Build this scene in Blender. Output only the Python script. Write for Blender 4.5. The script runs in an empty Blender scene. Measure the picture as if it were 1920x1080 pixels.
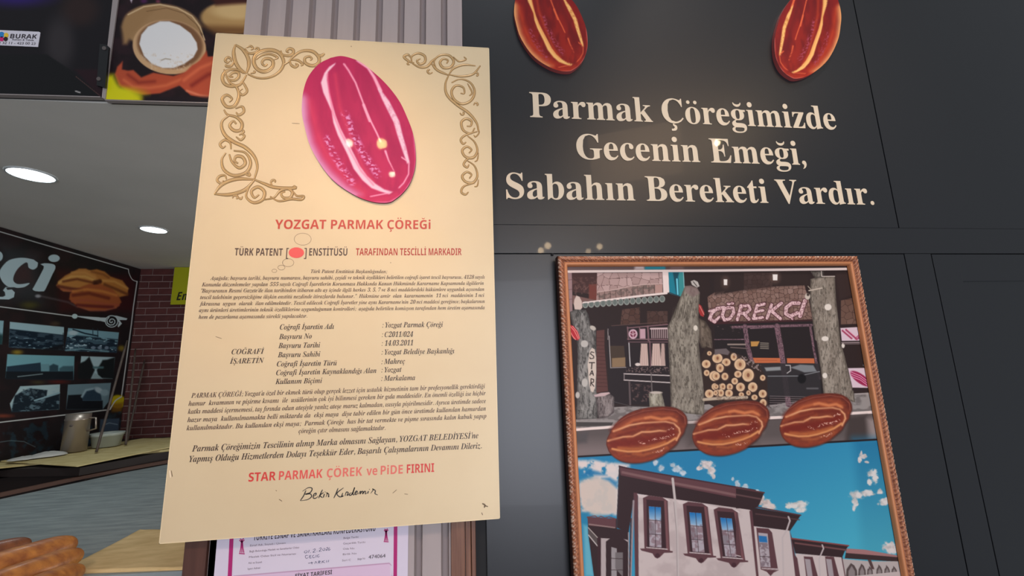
import bpy, math, random
import numpy as np

# ---------------------------------------------------------------- camera, world, lights, exposure
C = bpy.context.scene.collection
FPX, YAW, PIT, ROL = 792.3, math.radians(6.86), math.radians(10.206), math.radians(-1.751)
EYE = 1.40
DW = 1.0                      # dark panelled wall
DS = 0.965                    # face of the gold plate
DF = 0.972                    # face of the print in the carved frame


def _axes():
    f = np.array([math.sin(YAW) * math.cos(PIT), math.cos(YAW) * math.cos(PIT), math.sin(PIT)])
    r0 = np.array([math.cos(YAW), -math.sin(YAW), 0.0])
    u0 = np.cross(r0, f)
    r = math.cos(ROL) * r0 + math.sin(ROL) * u0
    u = -math.sin(ROL) * r0 + math.cos(ROL) * u0
    return r, u, f


AR, AU, AF = _axes()
EYEP = np.array([0.0, 0.0, EYE])


def ray(px, py):
    return AF + AR * ((px - 960.0) / FPX) - AU * ((py - 540.0) / FPX)


def W(px, py, D=DW):          # point of a wall plane y = D measured on the photograph
    d = ray(px, py)
    return EYEP + d * (D / d[1])


def FL(px, py, z):            # point of a horizontal plane
    d = ray(px, py)
    return EYEP + d * ((z - EYE) / d[2])


def SX(px, py, x):            # point of a side plane
    d = ray(px, py)
    return EYEP + d * (x / d[0])


def proj(P):                  # world points -> photograph coordinates (for tracing flat prints)
    Q = P - EYEP
    w = Q @ AF
    return 960 + FPX * (Q @ AR) / w, 540 - FPX * (Q @ AU) / w


def lin(c):
    c = np.asarray(c, float) / 255.0
    return np.where(c <= 0.04045, c / 12.92, ((np.maximum(c, 0) + 0.055) / 1.055) ** 2.4)


cam = bpy.data.cameras.new('camera')
co = bpy.data.objects.new('camera', cam)
C.objects.link(co)
from mathutils import Matrix, Vector
co.matrix_world = Matrix(((AR[0], AU[0], -AF[0], 0), (AR[1], AU[1], -AF[1], 0), (AR[2], AU[2], -AF[2], EYE), (0, 0, 0, 1)))
cam.sensor_width = 36.0
cam.lens = 36.0 * FPX / 1920.0
cam.clip_start = 0.01
bpy.context.scene.camera = co

vs = bpy.context.scene.view_settings
vs.view_transform = 'Standard'
vs.look = 'None'
vs.gamma = 1.0
vs.exposure = 0.0
vs.use_curve_mapping = False

world = bpy.data.worlds.new('world')
bpy.context.scene.world = world
world.use_nodes = True
wb = world.node_tree.nodes['Background']
wb.inputs[0].default_value = (0.86, 0.93, 1.0, 1)
wb.inputs[1].default_value = 0.27


def lamp(kind, loc, energy, color, size=0.05, target=None, angle=60, blend=1.0, sy=None, spec=1.0):
    l = bpy.data.lights.new(kind.lower() + '_lamp', kind)
    l.energy = energy
    l.color = color
    l.specular_factor = spec
    if kind == 'AREA':
        l.size = size
        if sy:
            l.shape = 'RECTANGLE'
            l.size_y = sy
    elif kind == 'SPOT':
        l.shadow_soft_size = size
        l.spot_size = math.radians(angle)
        l.spot_blend = blend
    else:
        l.shadow_soft_size = size
    o = bpy.data.objects.new(l.name, l)
    C.objects.link(o)
    o.location = loc
    if target is not None:
        d = Vector(target) - Vector(loc)
        o.rotation_euler = d.to_track_quat('-Z', 'Y').to_euler()
    return o


def mirror_at(px, py, D, s):  # a lamp whose reflection in the wall shows at that place, s metres behind the wall's face
    d = ray(px, py)
    h = EYEP + d * (D / d[1])
    return (h[0] + d[0] / d[1] * s, D - s, h[2] + d[2] / d[1] * s)


WARM = (1.0, 0.72, 0.42)
PEACH = (1.0, 0.74, 0.64)
# three ceiling spots of the shop front, aimed at the gold plate
lamp('SPOT', mirror_at(716, 271, DS, 1.9), 50, (1.0, 0.64, 0.28), 0.036, W(570, 380, DS), 30, 1.0)
lamp('SPOT', mirror_at(735, 328, DS, 1.9), 16, PEACH, 0.019, W(560, 620, DS), 40, 1.0)
lamp('SPOT', mirror_at(655, 270, DS, 1.9), 50, PEACH, 0.028, W(610, 790, DS), 40, 1.0)
lamp('SPOT', mirror_at(1345, 268, DW, 1.9), 12, WARM, 0.02, W(1440, 700, DW), 54, 1.0)
lamp('AREA', mirror_at(1190, 290, DW, 2.4), 9, (1.0, 0.66, 0.40), 0.8, W(1190, 290, DW), sy=0.45)  # added warm area light for the soft brown glow on the panelling
lamp('SPOT', (1.3, -0.3, 4.6), 175, (1.0, 0.88, 0.80), 0.05, W(1480, 850, DW), 30, 1.0)  # added spot to brighten the framed print, high so its reflection stays hidden
lamp('SPOT', mirror_at(1027, 461, DW, 4.5), 12, WARM, 0.045, W(1000, 600, DW), 70, 1.0)
lamp('SPOT', mirror_at(1014, 470, DW, 5.0), 12, WARM, 0.045, W(1000, 600, DW), 70, 1.0)
lamp('SPOT', mirror_at(1124, 462.5, DW, 4.5), 9, WARM, 0.04, W(1000, 600, DW), 70, 1.0)
lamp('SPOT', mirror_at(1103, 471.5, DW, 5.0), 6, WARM, 0.04, W(1000, 600, DW), 70, 1.0)
# daylight of the street behind the photographer
lamp('AREA', mirror_at(1000, 770, DW, 3.6), 98, (0.86, 0.89, 1.0), 1.5, W(1000, 770, DW), sy=2.9)
lamp('AREA', (0.5, -1.6, 6.0), 14, (0.92, 0.95, 1.0), 2.4, (0.6, 1.0, 1.3), sy=1.2)  # soft overhead fill, kept high so the panelling does not mirror it in view
# added fill light hidden behind the panelling, brightens ceiling and bricks
lamp('POINT', (0.75, 2.0, 1.15), 20, (1.0, 0.95, 0.88), 0.25)


# ---------------------------------------------------------------- object helpers
def mat(name, base, rough=0.6, metal=0.0, noise=None, bump=None, emit=None, strength=1.0, coat=0.0, coat_r=0.05, spec=0.5, aniso=0.0):
    m = bpy.data.materials.new(name)
    m.use_nodes = True
    nt = m.node_tree
    b = nt.nodes['Principled BSDF']
    if isinstance(base, str):
        a = nt.nodes.new('ShaderNodeVertexColor')
        a.layer_name = base
        nt.links.new(a.outputs['Color'], b.inputs['Base Color'])
    else:
        c = lin(base)
        b.inputs['Base Color'].default_value = (c[0], c[1], c[2], 1)
    b.inputs['Roughness'].default_value = rough
    b.inputs['Metallic'].default_value = metal
    b.inputs['Specular IOR Level'].default_value = spec
    b.inputs['Coat Weight'].default_value = coat
    b.inputs['Coat Roughness'].default_value = coat_r
    tc = nt.nodes.new('ShaderNodeTexCoord')
    if noise:
        scale, c2, lo, hi = noise[:4]
        mp = nt.nodes.new('ShaderNodeMapping')
        if len(noise) > 4:
            mp.inputs['Scale'].default_value = noise[4]
        n = nt.nodes.new('ShaderNodeTexNoise')
        n.inputs['Scale'].default_value = scale
        n.inputs['Detail'].default_value = 6
        r = nt.nodes.new('ShaderNodeValToRGB')
        r.color_ramp.elements[0].position = lo
        r.color_ramp.elements[1].position = hi
        ca, cb = lin(base), lin(c2)
        r.color_ramp.elements[0].color = (*ca, 1)
        r.color_ramp.elements[1].color = (*cb, 1)
        nt.links.new(tc.outputs['Object'], mp.inputs['Vector'])
        nt.links.new(mp.outputs[0], n.inputs['Vector'])
        nt.links.new(n.outputs['Fac'], r.inputs[0])
        nt.links.new(r.outputs[0], b.inputs['Base Color'])
    if bump:
        scale, st, dist = bump[:3]
        mp = nt.nodes.new('ShaderNodeMapping')
        if len(bump) > 3:
            mp.inputs['Scale'].default_value = bump[3]
        n = nt.nodes.new('ShaderNodeTexNoise')
        n.inputs['Scale'].default_value = scale
        n.inputs['Detail'].default_value = 4
        u = nt.nodes.new('ShaderNodeBump')
        u.inputs['Strength'].default_value = st
        u.inputs['Distance'].default_value = dist
        nt.links.new(tc.outputs['Object'], mp.inputs['Vector'])
        nt.links.new(mp.outputs[0], n.inputs['Vector'])
        nt.links.new(n.outputs['Fac'], u.inputs['Height'])
        nt.links.new(u.outputs[0], b.inputs['Normal'])
    if emit:
        c = lin(emit)
        b.inputs['Emission Color'].default_value = (*c, 1)
        b.inputs['Emission Strength'].default_value = strength
    return m


def thing(name, label, cat, loc, group=None):
    o = bpy.data.objects.new(name, None)
    o.empty_display_size = 0.05
    C.objects.link(o)
    o.location = tuple(float(v) for v in loc)
    o['label'] = label
    o['category'] = cat
    if group:
        o['group'] = group
    return o


def wloc(o):
    p = np.zeros(3)
    while o is not None:
        p = p + np.array(o.location)
        o = o.parent
    return p


def obj(name, V, Fc, m, parent=None, smooth=False, col=None, kind=None, label=None, cat=None, group=None, origin=None):
    V = np.asarray(V, float)
    if parent is not None and origin is None:
        org = wloc(parent)
    elif origin is not None:
        org = np.asarray(origin, float)
    else:
        org = np.zeros(3)
    me = bpy.data.meshes.new(name)
    if isinstance(Fc, np.ndarray) and Fc.ndim == 2:
        n, k = Fc.shape
        me.vertices.add(len(V))
        me.vertices.foreach_set('co', (V - org).astype(np.float32).ravel())
        me.loops.add(n * k)
        me.loops.foreach_set('vertex_index', Fc.astype(np.int32).ravel())
        me.polygons.add(n)
        me.polygons.foreach_set('loop_start', np.arange(0, n * k, k, dtype=np.int32))
        me.update(calc_edges=True)
    else:
        me.from_pydata([tuple(v) for v in (V - org)], [], [tuple(int(i) for i in f) for f in Fc])
    me.materials.append(m)
    if smooth:
        me.polygons.foreach_set('use_smooth', [True] * len(me.polygons))
    if col is not None:
        a = me.color_attributes.new('print', 'FLOAT_COLOR', 'POINT')
        cc = np.ones((len(V), 4), np.float32)
        cc[:, :3] = col
        a.data.foreach_set('color', cc.ravel())
    me.validate()
    o = bpy.data.objects.new(name, me)
    C.objects.link(o)
    if parent is not None:
        o.parent = parent
        o.location = tuple(org - wloc(parent)) if origin is not None else (0, 0, 0)
    else:
        o.location = tuple(org)
    if kind:
        o['kind'] = kind
    if label:
        o['label'] = label
    if cat:
        o['category'] = cat
    if group:
        o['group'] = group
    return o


def box(x0, x1, y0, y1, z0, z1):
    V = [(x0, y0, z0), (x1, y0, z0), (x1, y1, z0), (x0, y1, z0), (x0, y0, z1), (x1, y0, z1), (x1, y1, z1), (x0, y1, z1)]
    F = [(0, 3, 2, 1), (4, 5, 6, 7), (0, 1, 5, 4), (1, 2, 6, 5), (2, 3, 7, 6), (3, 0, 4, 7)]
    return V, F


def bevbox(x0, x1, y0, y1, z0, z1, b=0.001):      # box with a chamfer round its front face (towards -y)
    V = [(x0, y1, z0), (x1, y1, z0), (x1, y1, z1), (x0, y1, z1),
         (x0, y0 + b, z0), (x1, y0 + b, z0), (x1, y0 + b, z1), (x0, y0 + b, z1),
         (x0 + b, y0, z0 + b), (x1 - b, y0, z0 + b), (x1 - b, y0, z1 - b), (x0 + b, y0, z1 - b)]
    F = [(0, 3, 2, 1)]
    for k in range(4):
        j = (k + 1) % 4
        F += [(k, j, 4 + j, 4 + k), (4 + k, 4 + j, 8 + j, 8 + k)]
    F.append((8, 9, 10, 11))
    return V, F


def join(*vf):
    V, F = [], []
    for v, f in vf:
        n = len(V)
        V += [tuple(p) for p in v]
        F += [tuple(i + n for i in q) for q in f]
    return V, F


def slab(front, depth, axis=(0, 1, 0)):            # polygon (front outline) pushed back along an axis
    front = [np.asarray(p, float) for p in front]
    n = len(front)
    ax = np.asarray(axis, float)
    V = front + [p + ax * depth for p in front]
    F = [tuple(range(n)), tuple(reversed(range(n, 2 * n)))]
    for k in range(n):
        j = (k + 1) % n
        F.append((k, n + k, n + j, j))
    return V, F


def lathe(prof, cx, cy, n=32):
    V, F = [], []
    for (r, z) in prof:
        for k in range(n):
            a = 2 * math.pi * k / n
            V.append((cx + r * math.cos(a), cy + r * math.sin(a), z))
    for i in range(len(prof) - 1):
        for k in range(n):
            j = (k + 1) % n
            F.append((i * n + k, i * n + j, (i + 1) * n + j, (i + 1) * n + k))
    return V, F


def tube(pts, r, n=8):
    V, F = [], []
    pts = [np.asarray(p, float) for p in pts]
    rr = r if isinstance(r, (list, tuple)) else [r] * len(pts)
    for i, p in enumerate(pts):
        t = pts[min(i + 1, len(pts) - 1)] - pts[max(i - 1, 0)]
        t = t / np.linalg.norm(t)
        a = np.cross(t, (0.31, 0.77, 0.2))
        a /= np.linalg.norm(a)
        b = np.cross(t, a)
        for k in range(n):
            th = 2 * math.pi * k / n
            V.append(p + rr[i] * (math.cos(th) * a + math.sin(th) * b))
    for i in range(len(pts) - 1):
        for k in range(n):
            j = (k + 1) % n
            F.append((i * n + k, i * n + j, (i + 1) * n + j, (i + 1) * n + k))
    F.append(tuple(reversed(range(n))))
    F.append(tuple(range((len(pts) - 1) * n, len(pts) * n)))
    return V, F


def smooth_line(pts, m=6):
    P = [np.asarray(p, float) for p in pts]
    if len(P) < 3:
        return P
    Q = [2 * P[0] - P[1]] + P + [2 * P[-1] - P[-2]]
    out = []
    for i in range(1, len(Q) - 2):
        a, b, c, d = Q[i - 1], Q[i], Q[i + 1], Q[i + 2]
        for k in range(m):
            t = k / m
            out.append(0.5 * (2 * b + (c - a) * t + (2 * a - 5 * b + 4 * c - d) * t * t + (3 * b - a - 3 * c + d) * t ** 3))
    out.append(P[-1])
    return out


# ---------------------------------------------------------------- lettering (glyphs of Blender's built-in typeface)
_G = {}
STY = {'b': (0x1D400, 0x1D41A, 0x1D7CE), 'bi': (0x1D468, 0x1D482, 0x1D7CE), 'sb': (0x1D5D4, 0x1D5EE, 0x1D7EC), 's': None,
       'sbi': (0x1D63C, 0x1D656, 0x1D7EC)}
BASE = {'ç': 'c', 'ö': 'o', 'ğ': 'g', 'ş': 's', 'ü': 'u', 'Ç': 'C', 'Ö': 'O', 'Ğ': 'G', 'Ş': 'S', 'Ü': 'U', 'İ': 'I', 'ı': 'i'}


def _mesh_of(s):
    c = bpy.data.curves.new('glyph', 'FONT')
    c.body = s
    c.size = 1
    c.resolution_u = 3
    c.fill_mode = 'FRONT'
    o = bpy.data.objects.new('glyph', c)
    C.objects.link(o)
    dg = bpy.context.evaluated_depsgraph_get()
    me = bpy.data.meshes.new_from_object(o.evaluated_get(dg))
    V = np.array([v.co[:2] for v in me.vertices]).reshape(-1, 2)
    F = [tuple(p.vertices) for p in me.polygons]
    bpy.data.objects.remove(o)
    bpy.data.curves.remove(c)
    bpy.data.meshes.remove(me)
    return V, F


def _comps(V, F):
    n = len(V)
    p = list(range(n))

    def fnd(a):
        while p[a] != a:
            p[a] = p[p[a]]
            a = p[a]
        return a
    for f in F:
        for q in f[1:]:
            p[fnd(q)] = fnd(f[0])
    # merge coincident vertices too
    d = {}
    for i, v in enumerate(V):
        k = (round(v[0], 5), round(v[1], 5))
        if k in d:
            p[fnd(i)] = fnd(d[k])
        else:
            d[k] = i
    return [fnd(i) for i in range(n)]


def _disc(cx, cy, r, n=10):
    V = [(cx + r * math.cos(2 * math.pi * k / n), cy + r * math.sin(2 * math.pi * k / n)) for k in range(n)]
    return V, [tuple(range(n))]


def _rib(pts, ws):
    V, F = [], []
    P = [np.array(p, float) for p in pts]
    for i, p in enumerate(P):
        t = P[min(i + 1, len(P) - 1)] - P[max(i - 1, 0)]
        t = t / (np.linalg.norm(t) + 1e-9)
        nn = np.array([-t[1], t[0]])
        V += [tuple(p + nn * ws[i] / 2), tuple(p - nn * ws[i] / 2)]
    for i in range(len(P) - 1):
        F.append((2 * i, 2 * i + 1, 2 * i + 3, 2 * i + 2))
    return V, F


def glyph(ch, sty):
    key = (ch, sty)
    if key in _G:
        return _G[key]
    if ch == ' ':
        _G[key] = (np.zeros((0, 2)), [], 0.27)
        return _G[key]
    b = BASE.get(ch, ch)
    mp = STY[sty]
    g = b
    if mp:
        if 'A' <= b <= 'Z':
            g = chr(mp[0] + ord(b) - 65)
        elif 'a' <= b <= 'z':
            g = chr(mp[1] + ord(b) - 97)
        elif b.isdigit():
            g = chr(mp[2] + ord(b) - 48)
    V, F = _mesh_of(g)
    V2, F2 = _mesh_of(g + 'I')
    VI, _ = _mesh_of('I')
    adv = V2[:, 0].max() - VI[:, 0].max()
    sl = 0.22 if sty == 'bi' else (0.18 if sty == 'sbi' else 0.0)
    if sty in ('bi', 'sbi') and not ('A' <= b <= 'Z' or 'a' <= b <= 'z'):
        V = V.copy()
        V[:, 0] += sl * V[:, 1]
    if ch == 'ı':
        cp = _comps(V, F)
        top = {}
        for i, c in enumerate(cp):
            top[c] = min(top.get(c, 9), V[i, 1])
        keep = [i for i in range(len(V)) if top[cp[i]] < 0.3]
        mpi = {i: k for k, i in enumerate(keep)}
        V = V[keep]
        F = [tuple(mpi[i] for i in f) for f in F if f[0] in mpi]
    V = [tuple(v) for v in V]
    A = np.array(V)
    cx = (A[:, 0].min() + A[:, 0].max()) / 2
    topy = A[:, 1].max()
    up = b.isupper()
    thick = 0.06 if sty == 's' else 0.085
    body_top = topy
    if ch == 'ğ':
        body_top = 0.47
    if ch in 'öüÖÜ':
        r = thick * 0.62
        y = body_top + 0.13
        for s in (-1, 1):
            dv, df = _disc(cx + s * 0.105 + sl * (y - 0.25), y, r)
            F = F + [tuple(i + len(V) for i in f) for f in df]
            V = V + dv
    elif ch in 'İ':
        y = body_top + 0.13
        dv, df = _disc(cx + sl * (y - 0.33), y, thick * 0.68)
        F = F + [tuple(i + len(V) for i in f) for f in df]
        V = V + dv
    elif ch in 'ğĞ':
        y = body_top + 0.10
        ox = cx + sl * (y - 0.25)
        pts, ws = [], []
        for k in range(9):
            a = math.pi + math.pi * k / 8
            pts.append((ox + 0.115 * math.cos(a), y + 0.09 + 0.09 * math.sin(a)))
            ws.append(0.018 + 0.05 * math.sin(math.pi * k / 8))
        dv, df = _rib(pts, ws)
        F = F + [tuple(i + len(V) for i in f) for f in df]
        V = V + dv
    elif ch in 'şçŞÇ':
        ox = cx - sl * 0.3
        pts = [(ox, 0.0), (ox + 0.0, -0.06), (ox + 0.05, -0.09), (ox + 0.055, -0.15), (ox, -0.19), (ox - 0.07, -0.19)]
        pts = [tuple(p) for p in smooth_line(pts, 3)]
        ws = [0.03 + 0.045 * min(1, 2.2 * i / len(pts)) * (1 if i < len(pts) * 0.7 else 0.6) for i in range(len(pts))]
        dv, df = _rib(pts, ws)
        F = F + [tuple(i + len(V) for i in f) for f in df]
        V = V + dv
    _G[key] = (np.array(V), F, adv)
    return _G[key]


def layout(s, sty, track=0.0):
    out = []
    x = 0.0
    for ch in s:
        V, F, adv = glyph(ch, sty)
        if len(V):
            out.append((ch, V + np.array([x, 0.0]), F))
        x += adv + track
    lo = min(v[:, 0].min() for _, v, _ in out)
    hi = max(v[:, 0].max() for _, v, _ in out)
    return out, lo, hi


CAPH = {'b': 0.66, 'bi': 0.66, 'sb': 0.70, 's': 0.70, 'sbi': 0.70}


def text_verts(s, sty, a, b, h, D, track=0.0, plane=W):
    """glyph list mapped so the ink runs from photo point a to b (baseline) with capital height h px"""
    out, lo, hi = layout(s, sty, track)
    A, B = plane(a[0], a[1], D), plane(b[0], b[1], D)
    ux = (B - A) / (hi - lo)
    up = (plane(a[0], a[1] - h, D) - A)
    up[0] *= 0.0 if plane is W else 1.0
    up2 = (plane(b[0], b[1] - h, D) - B)
    hh = (np.linalg.norm(up))
    uz = np.array([0, 0, hh / CAPH[sty]])
    res = []
    for ch, v, f in out:
        P = A + np.outer(v[:, 0] - lo, ux) + np.outer(v[:, 1], uz)
        res.append((ch, P, f))
    return res


def text_line(name, s, sty, a, b, h, D, m, parent, track=0.0, label=None):
    V, F = [], []
    for ch, P, f in text_verts(s, sty, a, b, h, D, track):
        n = len(V)
        V += [tuple(p) for p in P]
        F += [tuple(i + n for i in q) for q in f]
    return obj(name, V, F, m, parent, label=label)


def thicken(P, F, t):
    """extrude flat glyph faces towards the viewer (-y) by t"""
    P = np.asarray(P)
    n = len(P)
    cnt = {}
    for f in F:
        for k in range(len(f)):
            e = (f[k], f[(k + 1) % len(f)])
            key = (min(e), max(e))
            cnt.setdefault(key, []).append(e)
    V = [tuple(p + np.array([0, -t, 0])) for p in P] + [tuple(p) for p in P]
    G = [tuple(f) for f in F]
    for k, es in cnt.items():
        if len(es) == 1:
            a, b = es[0]
            G.append((a, a + n, b + n, b))
    return V, G


# ---------------------------------------------------------------- flat prints: colour per vertex of a fine grid
def hash2(ix, iy, seed):
    h = (ix.astype(np.int64) * 374761393 + iy.astype(np.int64) * 668265263 + seed * 974711) & 0x7fffffff
    h = ((h ^ (h >> 13)) * 1274126177) & 0x7fffffff
    return ((h ^ (h >> 16)) & 0xffff) / 65535.0


def vnoise(x, y, seed=0, octs=4):
    r = np.zeros_like(x)
    amp, tot = 1.0, 0.0
    for o in range(octs):
        xi, yi = np.floor(x), np.floor(y)
        fx, fy = x - xi, y - yi
        fx, fy = fx * fx * (3 - 2 * fx), fy * fy * (3 - 2 * fy)
        a = hash2(xi, yi, seed + o)
        b = hash2(xi + 1, yi, seed + o)
        c = hash2(xi, yi + 1, seed + o)
        d = hash2(xi + 1, yi + 1, seed + o)
        r += amp * ((a * (1 - fx) + b * fx) * (1 - fy) + (c * (1 - fx) + d * fx) * fy)
        tot += amp
        amp *= 0.5
        x, y = x * 2.03 + 7.1, y * 2.03 + 3.7
    return r / tot


def sstep(a, b, x):
    t = np.clip((x - a) / (b - a), 0, 1)
    return t * t * (3 - 2 * t)


class Pic:
    def __init__(s, X, Y, bg=(0, 0, 0)):
        s.X, s.Y = X, Y
        s.C = np.tile(np.array(bg, float), (len(X), 1))

    def sel(s, x0, x1, y0, y1):
        return np.nonzero((s.X >= x0) & (s.X <= x1) & (s.Y >= y0) & (s.Y <= y1))[0]

    def mix(s, i, col, a):
        a = np.asarray(a)[..., None]
        s.C[i] = s.C[i] * (1 - a) + np.asarray(col) * a

    def cover(s, poly, soft=0.7):
        P = np.asarray(poly, float)
        i = s.sel(P[:, 0].min() - soft, P[:, 0].max() + soft, P[:, 1].min() - soft, P[:, 1].max() + soft)
        x, y = s.X[i], s.Y[i]
        ins = np.zeros(len(i), bool)
        dm = np.full(len(i), 1e9)
        n = len(P)
        for k in range(n):
            ax, ay = P[k]
            bx, by = P[(k + 1) % n]
            ex, ey = bx - ax, by - ay
            L = ex * ex + ey * ey + 1e-12
            t = np.clip(((x - ax) * ex + (y - ay) * ey) / L, 0, 1)
            dm = np.minimum(dm, (x - ax - t * ex) ** 2 + (y - ay - t * ey) ** 2)
            if ay != by:
                c = ((ay > y) != (by > y)) & (x < (bx - ax) * (y - ay) / (by - ay) + ax)
                ins ^= c
        sd = np.where(ins, 1, -1) * np.sqrt(dm)
        return i, sstep(-soft, soft, sd), sd

    def fill(s, poly, col, soft=0.7, a=1.0):
        i, c, sd = s.cover(poly, soft)
        s.mix(i, col, c * a)

    def line(s, pts, w, col, soft=0.6, a=1.0, w2=None):
        P = np.asarray(pts, float)
        m = max(w, w2 or 0) / 2 + soft
        i = s.sel(P[:, 0].min() - m, P[:, 0].max() + m, P[:, 1].min() - m, P[:, 1].max() + m)
        x, y = s.X[i], s.Y[i]
        best = np.full(len(i), 1e9)
        n = len(P) - 1
        for k in range(n):
            ax, ay = P[k]
            bx, by = P[k + 1]
            ex, ey = bx - ax, by - ay
            L = ex * ex + ey * ey + 1e-12
            t = np.clip(((x - ax) * ex + (y - ay) * ey) / L, 0, 1)
            d = np.sqrt((x - ax - t * ex) ** 2 + (y - ay - t * ey) ** 2)
            ww = w if w2 is None else w + (w2 - w) * (k + t) / n
            best = np.minimum(best, d - ww / 2)
        s.mix(i, col, sstep(soft, -soft, best) * a)

    def ell(s, cx, cy, rx, ry, col, soft=0.7, a=1.0, rot=0.0):
        m = max(rx, ry) + soft * 2
        i = s.sel(cx - m, cx + m, cy - m, cy + m)
        x, y = s.X[i] - cx, s.Y[i] - cy
        c, q = math.cos(rot), math.sin(rot)
        u, v = (x * c + y * q) / rx, (-x * q + y * c) / ry
        r = np.sqrt(u * u + v * v)
        d = (1 - r) * min(rx, ry)
        s.mix(i, col, sstep(-soft, soft, d) * a)

    def mottle(s, poly, col, scale, lo, hi, seed=0, a=1.0, sx=1.0, sy=1.0, soft=0.7):
        i, c, _ = s.cover(poly, soft)
        n = vnoise(s.X[i] / scale * sx, s.Y[i] / scale * sy, seed)
        s.mix(i, col, c * sstep(lo, hi, n) * a)

    def grad(s, poly, c0, c1, p0, p1, soft=0.7, a=1.0):
        i, c, _ = s.cover(poly, soft)
        d = np.array(p1, float) - np.array(p0, float)
        t = np.clip(((s.X[i] - p0[0]) * d[0] + (s.Y[i] - p0[1]) * d[1]) / (d @ d), 0, 1)[:, None]
        col = np.array(c0) * (1 - t) + np.array(c1) * t
        s.mix(i, col, c * a)

    def stones(s, poly, size, stone, joint, seed=0, jw=1.0, a=1.0, var=18, sq=1.0):
        i, c, _ = s.cover(poly, 0.7)
        x, y = s.X[i] / size, s.Y[i] / size * sq
        xi, yi = np.floor(x), np.floor(y)
        f1 = np.full(len(i), 9.0)
        f2 = np.full(len(i), 9.0)
        idv = np.zeros(len(i))
        for dx in (-1, 0, 1):
            for dy in (-1, 0, 1):
                cx, cy = xi + dx, yi + dy
                px = cx + 0.15 + 0.7 * hash2(cx, cy, seed)
                py = cy + 0.15 + 0.7 * hash2(cx, cy, seed + 5)
                d = np.sqrt((x - px) ** 2 + (y - py) ** 2)
                nearer = d < f1
                f2 = np.where(nearer, f1, np.minimum(f2, d))
                idv = np.where(nearer, hash2(cx, cy, seed + 9), idv)
                f1 = np.where(nearer, d, f1)
        e = (f2 - f1) * size
        k = sstep(jw * 1.5, jw * 0.4, e)[:, None]
        col = (np.array(stone, float) + (idv[:, None] - 0.5) * var) * (1 - k) + np.array(joint, float) * k
        s.mix(i, col, c * a)


def print_quad(name, corners_px, D, step, paint, parent, m, plane=W, label=None, bg=(0, 0, 0)):
    """flat sheet of paper/film: regular grid between four corners of the plane"""
    c = [plane(p[0], p[1], D) for p in corners_px]     # TL TR BR BL
    px = [np.array(p, float) for p in corners_px]
    nx = int(max(np.linalg.norm(px[1] - px[0]), np.linalg.norm(px[2] - px[3])) / step) + 2
    ny = int(max(np.linalg.norm(px[3] - px[0]), np.linalg.norm(px[2] - px[1])) / step) + 2
    u, v = np.meshgrid(np.linspace(0, 1, nx), np.linspace(0, 1, ny))
    u, v = u.ravel()[:, None], v.ravel()[:, None]
    P = (1 - v) * ((1 - u) * c[0] + u * c[1]) + v * ((1 - u) * c[3] + u * c[2])
    X, Y = proj(P)
    pic = Pic(X, Y, bg)
    paint(pic)
    idx = np.arange(nx * ny).reshape(ny, nx)
    F = np.stack([idx[:-1, :-1], idx[1:, :-1], idx[1:, 1:], idx[:-1, 1:]], -1).reshape(-1, 4)
    return obj(name, P, F, m, parent, col=lin(np.clip(pic.C, 0, 255)), label=label)


# ---------------------------------------------------------------- structure: panelling, slats, ceiling, interior walls
M_panel = mat('graphite_lacquer', (30, 32, 36), rough=0.34, coat=0.06, coat_r=0.03, bump=(3.0, 0.05, 0.01))
M_gap = mat('joint_black', (12, 12, 14), rough=0.8)
M_slat = mat('mauve_grey_slat', (166, 154, 152), rough=0.5, noise=(30, (174, 161, 159), 0.3, 0.7, (1, 1, 0.1)))
M_slatback = mat('slat_groove', (140, 128, 127), rough=0.6)
M_ceil = mat('grey_ceiling_paint', (205, 203, 196), rough=0.9, noise=(2.5, (214, 211, 204), 0.35, 0.65))
M_print = mat('printed_sheet', 'print', rough=0.5, spec=0.14)
M_printmatt = mat('printed_board', 'print', rough=0.5, spec=0.25)


def struct(name, label=None):
    o = bpy.data.objects.new(name, None)
    C.objects.link(o)
    o['kind'] = 'structure'
    if label:
        o['label'] = label
    return o


def panel_px(x0t, x1t, yt, x0b, x1b, yb, D=DW):
    a = W(x0t, yt, D)
    b = W(x1t, yt, D)
    c = W(x1b, yb, D)
    d = W(x0b, yb, D)
    return (a[0] + d[0]) / 2, (b[0] + c[0]) / 2, (c[2] + d[2]) / 2, (a[2] + b[2]) / 2


wf = struct('wall_right', 'dark graphite lacquered panelling carrying the pale slogan')
bk = box(W(869, 300, DW)[0] - 0.002, 2.6, DW + 0.012, DW + 0.05, 0.0, 3.2)
obj('backing', *bk, M_gap, wf)
xA = W(867, 60, DW)[0]
xB = (W(1600, 0, DW)[0] + W(1685, 423, DW)[0]) / 2
zr1 = W(1300, 424, DW)[2]
zr0 = W(1300, 475.5, DW)[2]
xL = W(912.5, 1030, DW)[0]
xC = (W(1697, 478, DW)[0] + W(1815, 1080, DW)[0]) / 2
xD = (W(1749, 480, DW)[0] + W(1872, 1080, DW)[0]) / 2
g = 0.0016
XR = 2.6
obj('panel', *bevbox(xA, xB - g, DW, DW + 0.02, zr1, 3.2, 0.0006), M_panel, wf)
obj('panel', *bevbox(xB + g, XR, DW, DW + 0.02, zr1, 3.2, 0.0006), M_panel, wf)
obj('rail', *bevbox(xA, XR, DW + 0.0004, DW + 0.02, zr0 + 0.0008, zr1 - 0.0002, 0.0005), M_panel, wf)
obj('panel', *bevbox(xL, xC - g, DW, DW + 0.02, 0.0, zr0 - 0.0012, 0.0008), M_panel, wf)
obj('stile', *bevbox(xC + g * 0.8, xD - g, DW, DW + 0.02, 0.0, zr0 - 0.0002, 0.0006), M_panel, wf)
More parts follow.
